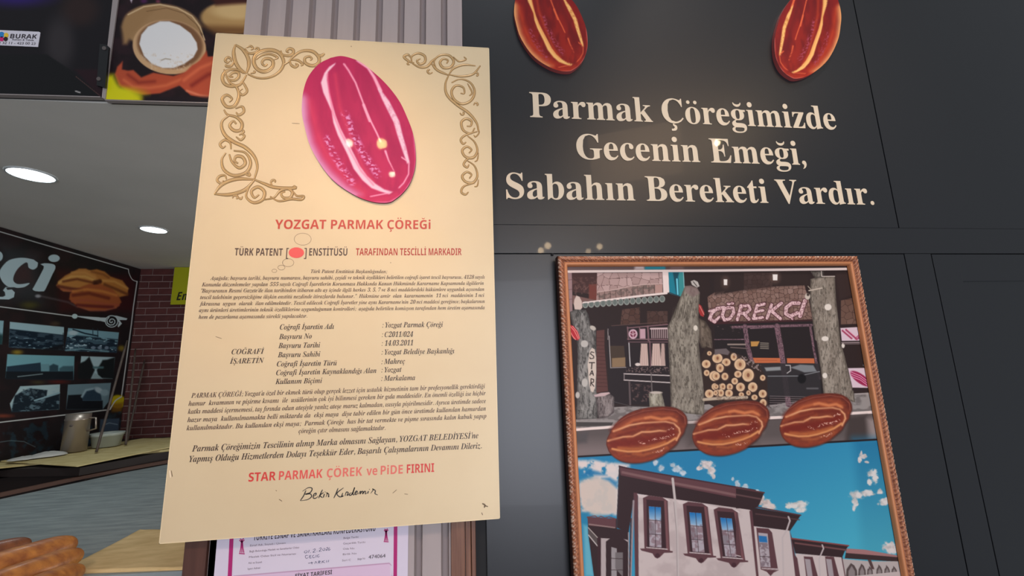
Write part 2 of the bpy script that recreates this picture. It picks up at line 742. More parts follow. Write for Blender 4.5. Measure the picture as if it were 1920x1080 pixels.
# right-hand cupboard door leaf with a sunken field
xE = W(1806, 527, DW)[0]
zE = W(1850, 527, DW)[2]
V, F = join(bevbox(xD + g, xE, DW, DW + 0.02, 0.0, zr0 - 0.0016, 0.0008), bevbox(xE, XR, DW, DW + 0.02, zE, zr0 - 0.0016, 0.0008))
obj('panel', V, F, M_panel, wf)
obj('field', *box(xE, XR, DW + 0.0025, DW + 0.02, 0.0, zE), M_panel, wf)
# small hanging knob over the picture
k = W(1035, 477, DW)
obj('picture_hook', *lathe([(0.0, k[2] - 0.004), (0.003, k[2] - 0.004), (0.003, k[2] + 0.001), (0.0, k[2] + 0.001)], k[0], k[1] - 0.003, 12), M_gap, wf)

# slatted wall left of it
wsl = struct('wall_left', 'mauve grey vertical slatted cladding behind the gold plate')
slx = [(489.5, 533.5), (538.5, 576), (582, 619.5), (626, 660), (668.5, 703), (712, 744), (757.5, 786.5), (798.5, 826.5), (838.5, 866)]
zt, zb = 3.2, 0.0
x_left = W(461, 10, DW)[0]
x_right = W(866.5, 40, DW)[0]
fy = DW - 0.004
pitch_edges = []
xr = W(866.3, 30, fy)[0]
pit = (W(866.3, 30, fy)[0] - W(706, 0, fy)[0]) / 4.0
wid = pit * 0.70
obj('backing', *box(W(345, 1040, DW)[0], xr, fy + 0.016, fy + 0.03, zb, zt), M_slatback, wsl)
n_sl = int((xr - W(395, 900, DW)[0]) / pit) + 1
for i in range(n_sl):
    x1 = xr - i * pit
    x0 = x1 - wid
    Vs = [(x0, fy, zb), (x1, fy, zb), (x1 + (0.003 if i else 0), fy + 0.016, zb), (x0 - 0.003, fy + 0.016, zb)]
    Vt = [(a, b, zt) for a, b, _ in Vs]
    obj('slat', Vs + Vt, [(0, 1, 5, 4), (1, 2, 6, 5), (2, 3, 7, 6), (3, 0, 4, 7), (0, 3, 2, 1), (4, 5, 6, 7)], M_slat, wsl)

M_wood = mat('stained_wood', (96, 62, 48), rough=0.5, noise=(9, (140, 98, 76), 0.3, 0.75, (14, 14, 0.6)), bump=(40, 0.1, 0.002, (6, 6, 0.3)))
M_dwood = mat('dark_wood', (78, 50, 42), rough=0.5, noise=(8, (92, 60, 50), 0.3, 0.7, (10, 10, 0.5)))
M_black = mat('void_black', (14, 14, 16), rough=0.7)
ja = W(846, 1030, 0.99)[0]
jb = W(892, 1030, 0.99)[0]
zc = W(860, 940, 0.99)[2]
ws = struct('trim_1', 'brown grained timber upright between the slats and the dark panelling')
for (u, v, d) in ((0.0, 0.56, 0.0), (0.585, 0.80, 0.0), (0.825, 1.0, 0.002)):
    obj('plank', *bevbox(ja + (jb - ja) * u, ja + (jb - ja) * v, 0.985 + d, DW + 0.01, 0.0, zc, 0.001), M_wood, ws)
obj('shadow_gap', *box(jb, xL, DW + 0.006, DW + 0.02, 0.0, zc), M_black, ws)  # black strip stands in for the dark void beside the upright

ps = struct('trim_2', 'dark brown timber post at the edge of the serving opening')
pa, pb, pc = W(344, 1040, 0.985)[0], W(386, 1040, 0.985)[0], W(404, 1040, 0.985)[0]
obj('post', *bevbox(pa, pb, 0.985, DW + 0.10, 0.0, W(370, 940, 0.985)[2], 0.0012), M_dwood, ps)
obj('post_side', *box(pb + 0.0005, pc + 0.02, 0.996, DW + 0.011, 0.0, W(370, 940, 0.985)[2]), M_black, ps)

# interior: ceiling, brick wall, side wall, floor
ZC = W(300, 188.5, DW)[2]
DB = FL(300, 504, ZC)[1]
XL = W(258, 504, DB)[0]
ce = obj('ceiling', *box(XL - 0.3, 1.4, DW + 0.02, DB + 0.1, ZC, ZC + 0.05), M_ceil, kind='structure', label='grey painted ceiling of the bakery with recessed lights')
obj('floor', *box(XL - 0.3, 2.6, -6.0, DB + 0.1, -0.05, 0.0), mat('floor_tiles', (95, 92, 90), rough=0.6, noise=(6, (120, 116, 112), 0.3, 0.7)), kind='structure')

obj('wall_front', *box(XL - 2.0, xr - 0.02, DW + 0.03, DW + 0.10, ZC + 0.052, 3.2), mat('fascia_paint', (70, 68, 68), rough=0.8), kind='structure', label='grey wall above the serving opening behind the banner boards')
M_mortar = mat('mortar', (150, 124, 118), rough=0.9)
M_brick = [mat('brick_red', (84, 40, 38), rough=0.8, noise=(25, (98, 50, 47), 0.3, 0.7)),
           mat('brick_dark', (74, 36, 35), rough=0.8, noise=(25, (88, 44, 41), 0.3, 0.7)),
           mat('brick_warm', (92, 45, 41), rough=0.8, noise=(25, (80, 40, 38), 0.3, 0.7))]
wbk = struct('wall_back', 'dark red brick wall with thin pale joints at the end of the bakery')
obj('mortar', *box(XL - 0.05, 1.4, DB + 0.006, DB + 0.08, 0.0, ZC), M_mortar, wbk)
# rows measured on the photograph: twelve rows span y 515..665
rh = (W(300, 503.5, DB)[2] - W(300, 653.5, DB)[2]) / 12.0
bw = W(345, 640, DB)[0] - W(304.5, 640, DB)[0]
zrow = ZC
shared = {}
r = 0
offs = [0.30, 0.80, 0.42, 0.93]
while zrow > 0.72:
    z1 = zrow - 0.0015
    z0 = zrow - rh + 0.0045
    if r == 0:
        z1 = ZC - 0.0005
    x = XL + 0.001 - offs[r % 4] * bw
    c = 0
    lim = W(352, 640, DB)[0] + 0.12 if zrow > 1.0 else XL + 0.9
    while x < lim:
        xa, xb = max(x + 0.003, XL + 0.001), x + bw - 0.003
        if xb - xa > 0.015:
            full = xa == x + 0.003
            key = (round(z1 - z0, 4), full, (r * 7 + c * 3) % 3)
            if full and key in shared:
                o = bpy.data.objects.new('brick', shared[key])
                C.objects.link(o)
                o.parent = wbk
                o.location = (xa, DB, z0)
            else:
                V, F = bevbox(xa, xb, DB, DB + 0.0075, z0, z1, 0.0015)
                o = obj('brick', V, F, M_brick[(r * 7 + c * 3) % 3], wbk, origin=(xa, DB, z0))
                if full:
                    shared[key] = o.data
        x += bw
        c += 1
    zrow -= rh
    r += 1


# recessed downlights
M_lamp = mat('lit_diffuser', (255, 255, 255), emit=(235, 248, 255), strength=6.0)
M_rim = mat('lamp_rim', (190, 195, 195), rough=0.4)
for (cx, cy, ex, lab, en) in ((59, 327, 102.5, 'larger-looking recessed round ceiling light, left one nearer the black fascia', 7),
                              (288.5, 430, 315.5, 'smaller-looking recessed round ceiling light, right one nearer the brick wall', 7)):
    p = FL(cx, cy, ZC)
    q = FL(ex, cy + 4 * (1 if cx < 100 else 0.6), ZC)
    rad = abs(q[0] - p[0]) * 1.0
    t = thing('ceiling_light', lab, 'ceiling light', (p[0], p[1], ZC), 'recessed round ceiling lights')
    obj('diffuser', *lathe([(0.0, ZC - 0.003), (rad * 0.96, ZC - 0.003), (rad * 0.97, ZC)], p[0], p[1], 40), M_lamp, t)
    obj('rim', *lathe([(rad * 0.96, ZC - 0.0042), (rad * 1.04, ZC - 0.004), (rad * 1.06, ZC - 0.0001)], p[0], p[1], 40), M_rim, t)
    lamp('SPOT', (p[0], p[1], ZC - 0.02), en, (0.86, 0.96, 1.0), 0.05, (p[0], p[1], 0), 150, 1.0)


# ---------------------------------------------------------------- the gold plate
M_gold = mat('gold_plate', (218, 196, 158), rough=0.5, metal=0.08, noise=(5, (224, 203, 165), 0.3, 0.7), bump=(2.2, 0.10, 0.01))
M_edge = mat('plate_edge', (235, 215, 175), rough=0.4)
M_ink = mat('brown_ink', (92, 70, 60), rough=0.5)
M_inkd = mat('dark_ink', (70, 54, 46), rough=0.5)
M_red = mat('red_lettering', (196, 70, 55), rough=0.45)
M_redk = mat('deep_red_lettering', (180, 62, 50), rough=0.45)
M_fade = mat('faded_red_lettering', (226, 92, 84), rough=0.45)
M_red2 = mat('bright_red_lettering', (214, 66, 60), rough=0.45)
M_fade2 = mat('paler_red_lettering', (228, 118, 104), rough=0.45)
M_ring = mat('thin_ring_ink', (140, 112, 90), rough=0.5)
M_black_ink = mat('black_marker', (45, 40, 38), rough=0.5)

pl = [(405, 62), (917, 90), (937.5, 972.5), (298, 1020)]
pw = [W(x, y, DS) for x, y in pl]
T0 = thing('gold_sign', 'tall gold metal plate with pink bread picture, engraved scrolls and brown lettering', 'sign', W(620, 1000, DS))
V, F = slab(list(reversed(pw)), 0.004)
obj('plate', V, F, M_gold, T0)
# bright bevelled rim along the right and top edges of the plate
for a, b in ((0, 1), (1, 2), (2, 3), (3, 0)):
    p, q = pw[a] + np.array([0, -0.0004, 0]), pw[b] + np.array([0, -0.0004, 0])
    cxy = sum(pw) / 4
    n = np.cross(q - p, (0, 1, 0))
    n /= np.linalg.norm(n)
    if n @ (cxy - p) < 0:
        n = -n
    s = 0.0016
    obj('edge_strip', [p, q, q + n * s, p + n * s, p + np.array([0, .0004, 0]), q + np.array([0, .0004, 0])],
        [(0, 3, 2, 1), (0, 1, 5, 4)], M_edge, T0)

INK = DS - 0.0005


def tl(s, sty, x0, y0, x1, y1, h, m, name='text_line', track=0.0, D=INK):
    return text_line(name, s, sty, (x0, y0), (x1, y1), h, D, m, T0, track)


tl('YOZGAT PARMAK ÇÖREĞi', 'sb', 515, 429.2, 807.2, 429.4, 17, M_red, 'heading')
tl('TÜRK PATENT', 'sb', 439.4, 479, 529.5, 479.5, 13.6, M_ink, 'heading')
tl('[', 's', 536.2, 480.5, 540.8, 480.5, 16, M_ink, 'bracket')
tl(']', 's', 570, 480.5, 574.5, 480.5, 16, M_ink, 'bracket')
tl('ENSTİTÜSÜ', 'sb', 579.4, 479.3, 651, 479.3, 13.6, M_ink, 'heading')
tl('TARAFINDAN TESCİLLİ MARKADIR', 'sb', 667, 478.8, 865.6, 478.4, 13, M_redk, 'heading')


def px_ell(cx, cy, rx, ry, w=None, n=40, D=INK):
    V, F = [], []
    for k in range(n):
        a = 2 * math.pi * k / n
        V.append(W(cx + rx * math.cos(a), cy - ry * math.sin(a), D))
    if w is None:
        return V, [tuple(reversed(range(n)))]
    for k in range(n):
        a = 2 * math.pi * k / n
        V.append(W(cx + (rx - w) * math.cos(a), cy - (ry - w) * math.sin(a), D))
    for k in range(n):
        j = (k + 1) % n
        F.append((k, n + k, n + j, j))
    return V, F


obj('red_dot', *px_ell(555.6, 473.8, 14.4, 10), mat('dot_red', (232, 92, 88), rough=0.5), T0)
for e in ((567.5, 448.4, 16.2, 11.5), (540.3, 492.5, 11, 7.8), (527.5, 501.6, 7, 4.8), (514.4, 507.8, 5, 3.5)):
    obj('ring', *px_ell(*e, w=0.7), M_ring, T0)

L = [('Türk Patent Enstitüsü Başkanlığından;', 582.8, 511.9, 726, 512.2, 6.5),
     ('Aşağıda; başvuru tarihi, başvuru numarası, başvuru sahibi, çeşidi ve teknik özellikleri belirtilen coğrafi işaret tescil başvurusu, 4128 sayılı', 393.8, 525, 908.8, 522.5, 7),
     ('Kanunla düzenlemeler yapılan 555 sayılı Coğrafi İşaretlerin Korunması Hakkında Kanun Hükmünde Kararname Kapsamında ilgililerin', 378, 537, 907, 534, 7),
     ('"Başvuranın Resmi Gazete\'de ilan tarihinden itibaren altı ay içinde ilgili herkes 3, 5, 7 ve 8 nci maddelerdeki hükümlere uygunluk açısından', 376.9, 548.6, 908, 545.3, 7),
     ('tescil talebinin geçersizliğine ilişkin enstitü nezdinde itirazlarda bulunur."  Hükmüne amir  olan  kararnamenin  11 nci  maddesinin 1 nci', 375, 560.8, 908, 556.6, 7),
     ('fıkrasına  uygun  olarak  ilan edilmektedir. Tescil edilecek Coğrafi İşaretler yine aynı Kararname\'nin 20 nci maddesi gereğince; başkalarının', 373.8, 573, 908.8, 568, 7),
     ('aynı ürünleri üretimlerinin teknik özelliklerine uygunluğunun kontrolleri;  aşağıda belirtilen komisyon tarafından hem üretim aşamasında', 372.8, 585, 908.8, 579.7, 7),
     ('hem de pazarlama aşamasında sürekli yapılacaktır.', 372, 597.8, 576, 595.6, 7)]
for a in L:
    tl(a[0], 'bi', *a[1:], M_ink)
for a in [('Coğrafi İşaretin Adı', 524.4, 618, 626, 616.6), (': Yozgat Parmak Çöreği', 716.6, 614.2, 830.6, 612.8),
          ('Başvuru No', 522.8, 636, 584.4, 634.7), (': C2011/024', 716, 632, 774.4, 631.4),
          ('Başvuru Tarihi', 521.6, 652.8, 600, 651.4), (': 14.03.2011', 715.6, 648.4, 774.4, 647.4),
          ('Başvuru Sahibi', 520.6, 670, 600.3, 668.4), (': Yozgat Belediye Başkanlığı', 715.3, 665, 851.9, 662.3),
          ('Coğrafi İşaretin Türü', 518.8, 687.2, 631.3, 685), (': Mahreç', 715, 682.8, 759.4, 681.7),
          ('Coğrafi İşaretin Kaynaklandığı Alan', 517.5, 703.6, 705.6, 699.2), (': Yozgat', 715, 698.4, 753, 697.2),
          ('Kullanım Biçimi', 516, 720.3, 603.8, 718), (': Markalama', 714.7, 714.2, 778.4, 712.6),
          ('COĞRAFİ', 433.8, 664.4, 495, 663.2), ('İŞARETİN', 430.6, 682, 495, 680.4)]:
    tl(a[0], 'bi', *a[1:], 9.6, M_inkd)
for a in [('PARMAK ÇÖREĞİ; Yozgat\'a özel bir ekmek türü olup gerçek lezzet için ustalık hizmetinin tam bir profesyonellik gerektirdiği', 358, 746, 909.4, 727.8),
          ('hamur  kıvamının ve pişirme kıvamı  ile  usüllerinin çok iyi bilinmesi gereken bir gıda maddesidir. En önemli özelliği ise hiçbir', 353, 761, 910.6, 741),
          ('katkı maddesi içermemesi, taş fırında odun ateşiyle yanlız ateşe maruz kalmadan, ısısıyla pişirilmesidir. Ayrıca üretimde sadece', 351.9, 776, 911, 755.6),
          ('hazır maya  kullanılmamakta belli miktarda da  ekşi maya  diye tabir edilen bir gün önce üretimde kullanılan hamurdan', 351, 791.6, 911, 769.7),
          ('kullanılmaktadır. Bu kullanılan ekşi maya;  Parmak Çöreğe  has bir tat vermekte ve pişme sırasında kalın kabuk yapıp', 349.4, 807, 912, 783.8),
          ('çöreğin çıtır olmasını sağlamaktadır.', 559.7, 812.5, 722.8, 806)]:
    tl(a[0], 'bi', *a[1:], 8.8, M_ink)
tl("Parmak Çöreğimizin Tescilinin alınıp Marka olmasını Sağlayan, YOZGAT BELEDİYESİ'ne", 'bi', 359.4, 846.9, 897, 821.5, 11.4, M_inkd)
tl('Yapmış Olduğu Hizmetlerden Dolayı Teşekkür Eder, Başarılı Çalışmalarının Devamını Dileriz.', 'bi', 354.3, 866.5, 903.4, 840.5, 11.4, M_inkd)
for s_, xa_, xb_, mm in (('STAR', 465.5, 516.7, M_red2), ('PARMAK', 522.5, 604.5, M_fade), ('ÇÖREK', 612.4, 679, M_fade2), ('ve', 686.9, 707.4, M_fade2), ('PiDE', 713.5, 755.2, M_fade2), ('FIRINI', 762.7, 814, M_red2)):
    tl(s_, 'sb' if mm is not M_fade2 else 'sb', xa_, 903.2 - (xa_ - 465.5) * 0.0528, xb_, 903.2 - (xb_ - 465.5) * 0.0528, 16.2, mm, 'heading')


def ribbon(pts, w, D, mp, taper=True, m=6):
    P = [np.array(mp(*p), float) for p in smooth_line(pts, m)]
    n = len(P)
    V, F = [], []
    for i, p in enumerate(P):
        t = P[min(i + 1, n - 1)] - P[max(i - 1, 0)]
        t = t / (np.linalg.norm(t) + 1e-9)
        nn = np.array([-t[1], t[0]])
        ww = w * (0.35 + 0.65 * min(1, 4 * min(i + 1, n - i) / n)) if taper else w
        V += [W(*(p + nn * ww / 2), D), W(*(p - nn * ww / 2), D)]
    for i in range(n - 1):
        F.append((2 * i, 2 * i + 1, 2 * i + 3, 2 * i + 2))
    return V, F


# handwritten signature
def c3(x, y):
    return (290 + x / 2.954, 790 + y / 2.954)


S = [[(838, 382), (825, 412), (806, 440)], [(818, 388), (850, 368), (872, 372), (862, 394), (835, 404), (862, 402), (868, 418), (845, 434), (808, 440)],
     [(878, 416), (892, 408), (894, 398), (882, 404), (878, 424), (892, 426), (906, 414)],
     [(930, 378), (918, 402), (908, 426)], [(936, 394), (916, 410), (930, 424)], [(940, 402), (934, 422)],
     [(948, 420), (956, 400), (952, 396), (964, 404), (962, 418), (968, 416)],
     [(1016, 370), (1004, 400), (992, 426)], [(1046, 368), (1010, 398), (1024, 418), (1046, 414)],
     [(1042, 396), (1036, 416), (1046, 412)], [(1054, 414), (1062, 392), (1072, 396), (1066, 410), (1078, 404)],
     [(1094, 396), (1080, 400), (1080, 410), (1094, 402), (1108, 366), (1098, 398), (1102, 408), (1110, 400)],
     [(1110, 400), (1122, 392), (1118, 386), (1110, 396), (1114, 406), (1130, 396)],
     [(1130, 404), (1138, 388), (1142, 390), (1138, 402), (1148, 388), (1154, 390), (1152, 402), (1162, 388), (1168, 390), (1166, 402), (1178, 396)],
     [(1184, 386), (1180, 400)], [(1196, 400), (1210, 380), (1206, 374), (1222, 384), (1220, 400), (1236, 408)],
     [(943, 392), (946, 391)], [(1188, 378), (1191, 376)]]


def conv(s, w):
    return ribbon([c3(*p) for p in s], w, INK, lambda x, y: (x, y))


obj('signature', *join(*[conv(s, 1.9) for s in S]), M_black_ink, T0)

# wear: dents and small chips
M_dent = mat('dent_dark', (120, 98, 74), rough=0.6)
M_chip = mat('chip_pale', (250, 230, 200), rough=0.5)
for s, w, mm in (([(904, 944), (909, 947), (908, 952)], 3, M_dent), ([(909, 948), (915, 950)], 2, M_dent), ([(903, 961), (905, 966)], 1.5, M_dent),
                 ([(523, 936), (529, 940)], 1.5, M_dent), ([(517, 919), (519, 921)], 1.2, M_dent), ([(318, 882), (320, 896)], 2, M_chip),
                 ([(321, 882), (323, 894)], 1.2, M_dent), ([(547, 231), (562, 232)], 1, M_dent), ([(404, 631), (416, 635)], 1, M_dent),
                 ([(736, 925), (744, 918)], 1, M_dent), ([(758, 926), (765, 927)], 1, M_dent), ([(658, 86), (659, 88)], 1.2, M_dent), ([(732, 492), (733, 493)], 1.6, M_dent)):
    if len(s) == 2:
        s = [s[0], ((s[0][0] + s[1][0]) / 2, (s[0][1] + s[1][1]) / 2), s[1]]
    obj('scratch', *ribbon(s, w, INK, lambda x, y: (x, y)), mm, T0)


# ---- engraved corner scrolls: raised ribbons with a darker groove around them
M_scroll = mat('scroll_gold', (204, 170, 120), rough=0.4, metal=0.3)
M_groove = mat('scroll_groove', (132, 100, 56), rough=0.6)


def relief(strokes, mp, w):
    V, F, V2, F2 = [], [], [], []
    for s in strokes:
        sc = 1.0
        if isinstance(s, tuple):
            s, sc = s
        P = [np.array(p, float) for p in smooth_line([mp(*p) for p in s], 6)]
        n = len(P)
        for (VV, FF, prof) in ((V, F, ((-0.5, 0.0), (-0.3, 0.0011), (0.0, 0.0005), (0.3, 0.0011), (0.5, 0.0))), (V2, F2, ((-0.68, 0.0), (0.68, 0.0)))):
            base = len(VV)
            k = len(prof)
            for i, p in enumerate(P):
                t = P[min(i + 1, n - 1)] - P[max(i - 1, 0)]
                t = t / (np.linalg.norm(t) + 1e-9)
                nn = np.array([-t[1], t[0]])
                ww = w * sc * (0.45 + 0.55 * min(1, 3.0 * min(i + 0.5, n - i) / n))
                for (a, h) in prof:
                    q = W(*(p + nn * ww * a), DS)
                    VV.append(q + np.array([0, -h - (0.0003 if k > 2 else 0.0002), 0]))
            for i in range(n - 1):
                for j in range(k - 1):
                    a = base + i * k + j
                    FF.append((a, a + 1, a + k + 1, a + k))
    return V, F, V2, F2


def q1(x, y):
    return (380 + x / 3.0, 40 + y / 3.0)


def q2(x, y):
    return (400 + x / 7.7125, 60 + y / 7.7125)


def curl(cx, cy, r, s=1, a0=0.0):
    return ([(cx + s * r * (1 - 0.17 * k) * math.cos(a0 + k * 0.95), cy + r * (1 - 0.17 * k) * math.sin(a0 + k * 0.95)) for k in range(6)], 0.7)


def conv2(L, mp):
    out = []
    for s in L:
        if isinstance(s, tuple):
            out.append(([mp(*p) for p in s[0]], s[1]))
        else:
            out.append([mp(*p) for p in s])
    return out


TLA = [([(500, 610), (620, 660), (740, 670), (860, 640), (960, 570), (1015, 470), (1000, 370), (930, 290), (820, 262), (700, 280), (610, 340), (585, 430), (620, 520), (700, 570), (780, 562), (850, 510), (865, 440), (830, 395), (760, 385), (712, 420), (712, 465), (750, 490), (785, 462)], 1.15),
       ([(320, 185), (430, 260), (500, 370), (515, 480), (480, 600)], 1.15), ([(320, 185), (295, 290), (315, 420), (370, 520), (470, 600)], 1.15),
       [(1015, 480), (1090, 430), (1150, 365), (1250, 290), (1350, 270), (1450, 290), (1520, 360), (1530, 430), (1480, 480), (1400, 485), (1330, 445), (1325, 380), (1385, 355), (1425, 385), (1400, 412)],
       ([(1500, 330), (1560, 345), (1610, 310)], 0.9), ([(975, 270), (1000, 325), (1080, 345), (1150, 320), (1155, 262), (1100, 242), (1060, 275), (1090, 300)], 0.9),
       ([(1110, 400), (1120, 470), (1180, 510), (1222, 480), (1185, 458)], 0.8), ([(1130, 405), (1220, 410), (1290, 465), (1265, 490)], 0.8),
       ([(460, 240), (500, 300), (560, 312), (630, 290), (655, 248), (620, 232), (600, 255)], 0.8), ([(480, 225), (540, 205), (572, 238), (540, 258)], 0.7),
       ([(300, 430), (260, 490), (190, 495), (180, 470)], 0.8), ([(262, 430), (250, 385), (205, 370), (172, 412), (205, 445), (235, 420)], 0.8),
       ([(440, 600), (350, 548), (240, 545), (155, 600), (132, 680), (170, 755), (260, 785), (380, 765), (440, 690), (480, 620)], 1.0),
       ([(185, 650), (230, 692), (310, 700), (368, 650), (360, 592), (290, 588), (232, 640), (290, 650)], 0.9), ([(540, 600), (600, 585), (585, 560)], 0.6), ([(620, 400), (700, 340), (820, 320), (930, 370), (880, 400)], 0.7)]
TLB = [([(120, 270), (150, 340), (190, 370), (205, 420), (180, 475), (135, 480), (110, 440), (135, 415), (165, 435), (150, 455)], 1.0),
       ([(205, 365), (220, 340), (240, 365), (250, 395), (225, 415), (205, 395), (225, 380)], 0.75), ([(185, 490), (222, 480), (232, 508), (205, 528), (188, 512)], 0.85),
       ([(120, 498), (140, 525), (190, 540), (222, 575), (212, 612), (178, 615), (152, 588), (172, 562), (190, 578)], 1.0),
       ([(150, 530), (112, 560), (108, 600), (130, 645), (178, 680), (240, 710), (290, 760), (308, 820), (292, 885)], 1.1),
       ([(212, 605), (232, 622), (205, 640)], 0.7), ([(188, 650), (215, 668), (235, 645), (212, 630)], 0.75),
       ([(160, 720), (155, 685), (125, 668), (98, 690), (112, 712), (130, 700)], 0.8), ([(175, 728), (240, 740), (270, 795), (245, 850), (175, 868), (120, 835), (108, 780), (130, 740)], 1.0),
       ([(150, 748), (165, 790), (205, 825), (240, 800), (225, 765), (190, 760), (180, 785), (200, 800)], 1.0), ([(230, 855), (265, 868), (258, 845)], 0.7),
       ([(65, 972), (110, 918), (190, 888), (290, 890)], 1.1), ([(65, 972), (150, 975), (235, 950), (290, 895)], 1.1), ([(135, 890), (125, 868), (95, 872), (82, 895), (104, 912), (118, 895)], 0.8),
       ([(285, 888), (350, 915), (410, 935), (520, 938), (510, 925)], 1.0), ([(262, 930), (245, 985), (285, 1020), (335, 1005), (348, 960), (312, 932), (275, 955), (290, 992), (318, 975)], 1.0),
       ([(335, 1005), (400, 992), (435, 955), (480, 942), (505, 962), (492, 992), (455, 992), (442, 968), (465, 958)], 0.9),
       ([(380, 985), (430, 1012), (500, 1000), (555, 1003), (568, 985), (530, 982), (510, 958)], 0.8), curl(402, 905, 22, 1, 2.0), curl(188, 993, 20, 1, 3.0), ([(225, 985), (215, 1000), (200, 990)], 0.6)]
TR = [([(1190, 235), (1160, 225), (1132, 200), (1155, 188), (1172, 205)], 0.9), ([(1178, 235), (1175, 200), (1210, 180), (1248, 195), (1250, 228), (1222, 242), (1205, 222), (1225, 210)], 0.9),
      ([(1180, 238), (1220, 258), (1262, 255), (1290, 225), (1308, 208)], 0.9), ([(1165, 245), (1152, 240), (1160, 228)], 0.6),
      ([(1315, 270), (1302, 225), (1335, 192), (1385, 192), (1412, 225), (1395, 258), (1355, 262), (1335, 235), (1352, 212), (1380, 220), (1372, 238)], 0.9),
      ([(1285, 235), (1320, 275), (1380, 302)], 0.9), curl(1276, 278, 20, 1, 0.5), ([(1385, 300), (1412, 265), (1470, 245), (1535, 250)], 0.8), ([(1385, 300), (1450, 310), (1520, 298), (1562, 250)], 0.8),
      ([(1410, 200), (1440, 225), (1480, 215), (1470, 200)], 0.6), curl(1540, 302, 16, 1, 3.5), ([(1385, 300), (1365, 355), (1375, 415), (1430, 470), (1495, 515), (1540, 570), (1552, 620)], 1.0),
      ([(1400, 345), (1450, 325), (1505, 345), (1530, 395), (1510, 445), (1460, 465), (1415, 440), (1400, 395), (1425, 362), (1465, 372), (1472, 405), (1450, 405)], 0.9), ([(1490, 350), (1515, 400), (1500, 420)], 0.6),
      curl(1540, 470, 16, 1, 3.0), ([(1530, 600), (1510, 630), (1468, 615), (1455, 570), (1482, 548), (1512, 562), (1508, 588), (1485, 590)], 0.9), curl(1462, 515, 15, -1, 0.0),
      ([(1545, 620), (1480, 640), (1452, 665), (1465, 690), (1482, 680)], 0.8), ([(1490, 645), (1530, 680), (1545, 730), (1520, 768), (1478, 762), (1460, 728), (1485, 705), (1512, 722), (1498, 742)], 0.9),
      ([(1545, 590), (1555, 625), (1535, 650), (1525, 640)], 0.5), ([(1540, 755), (1490, 775), (1468, 805), (1488, 822), (1498, 805)], 0.8), ([(1490, 785), (1530, 815), (1545, 870), (1520, 908), (1478, 902), (1460, 872), (1485, 848), (1512, 862), (1500, 885)], 0.9),
      ([(1552, 740), (1545, 780), (1530, 790)], 0.5), ([(1530, 910), (1470, 928), (1455, 960), (1478, 975), (1495, 960)], 0.8), ([(1552, 890), (1545, 925), (1528, 930)], 0.5)]
for nm, L, w in (('left', conv2(TLA, q2) + conv2(TLB, q1), 4.9), ('right', conv2(TR, q1), 4.2)):
    V, F, V2, F2 = relief(L, lambda x, y: (x, y), w)
    obj('engraved_scroll', V, F, M_scroll, T0, smooth=False)
    obj('scroll_outline', V2, F2, M_groove, T0)


# ---- printed bread cut-outs (one drawing, three colourings)
BO = [(720, 205), (780, 195), (850, 212), (905, 240), (960, 285), (1010, 330), (1060, 385), (1110, 455), (1150, 540), (1180, 620), (1195, 700), (1198, 790), (1185, 860), (1160, 920), (1125, 965), (1090, 995), (1050, 1018), (990, 1020), (930, 1008), (870, 985), (800, 945), (740, 900), (690, 845), (640, 770), (600, 690), (575, 600), (560, 530), (558, 470), (565, 400), (585, 330), (615, 280), (660, 235)]


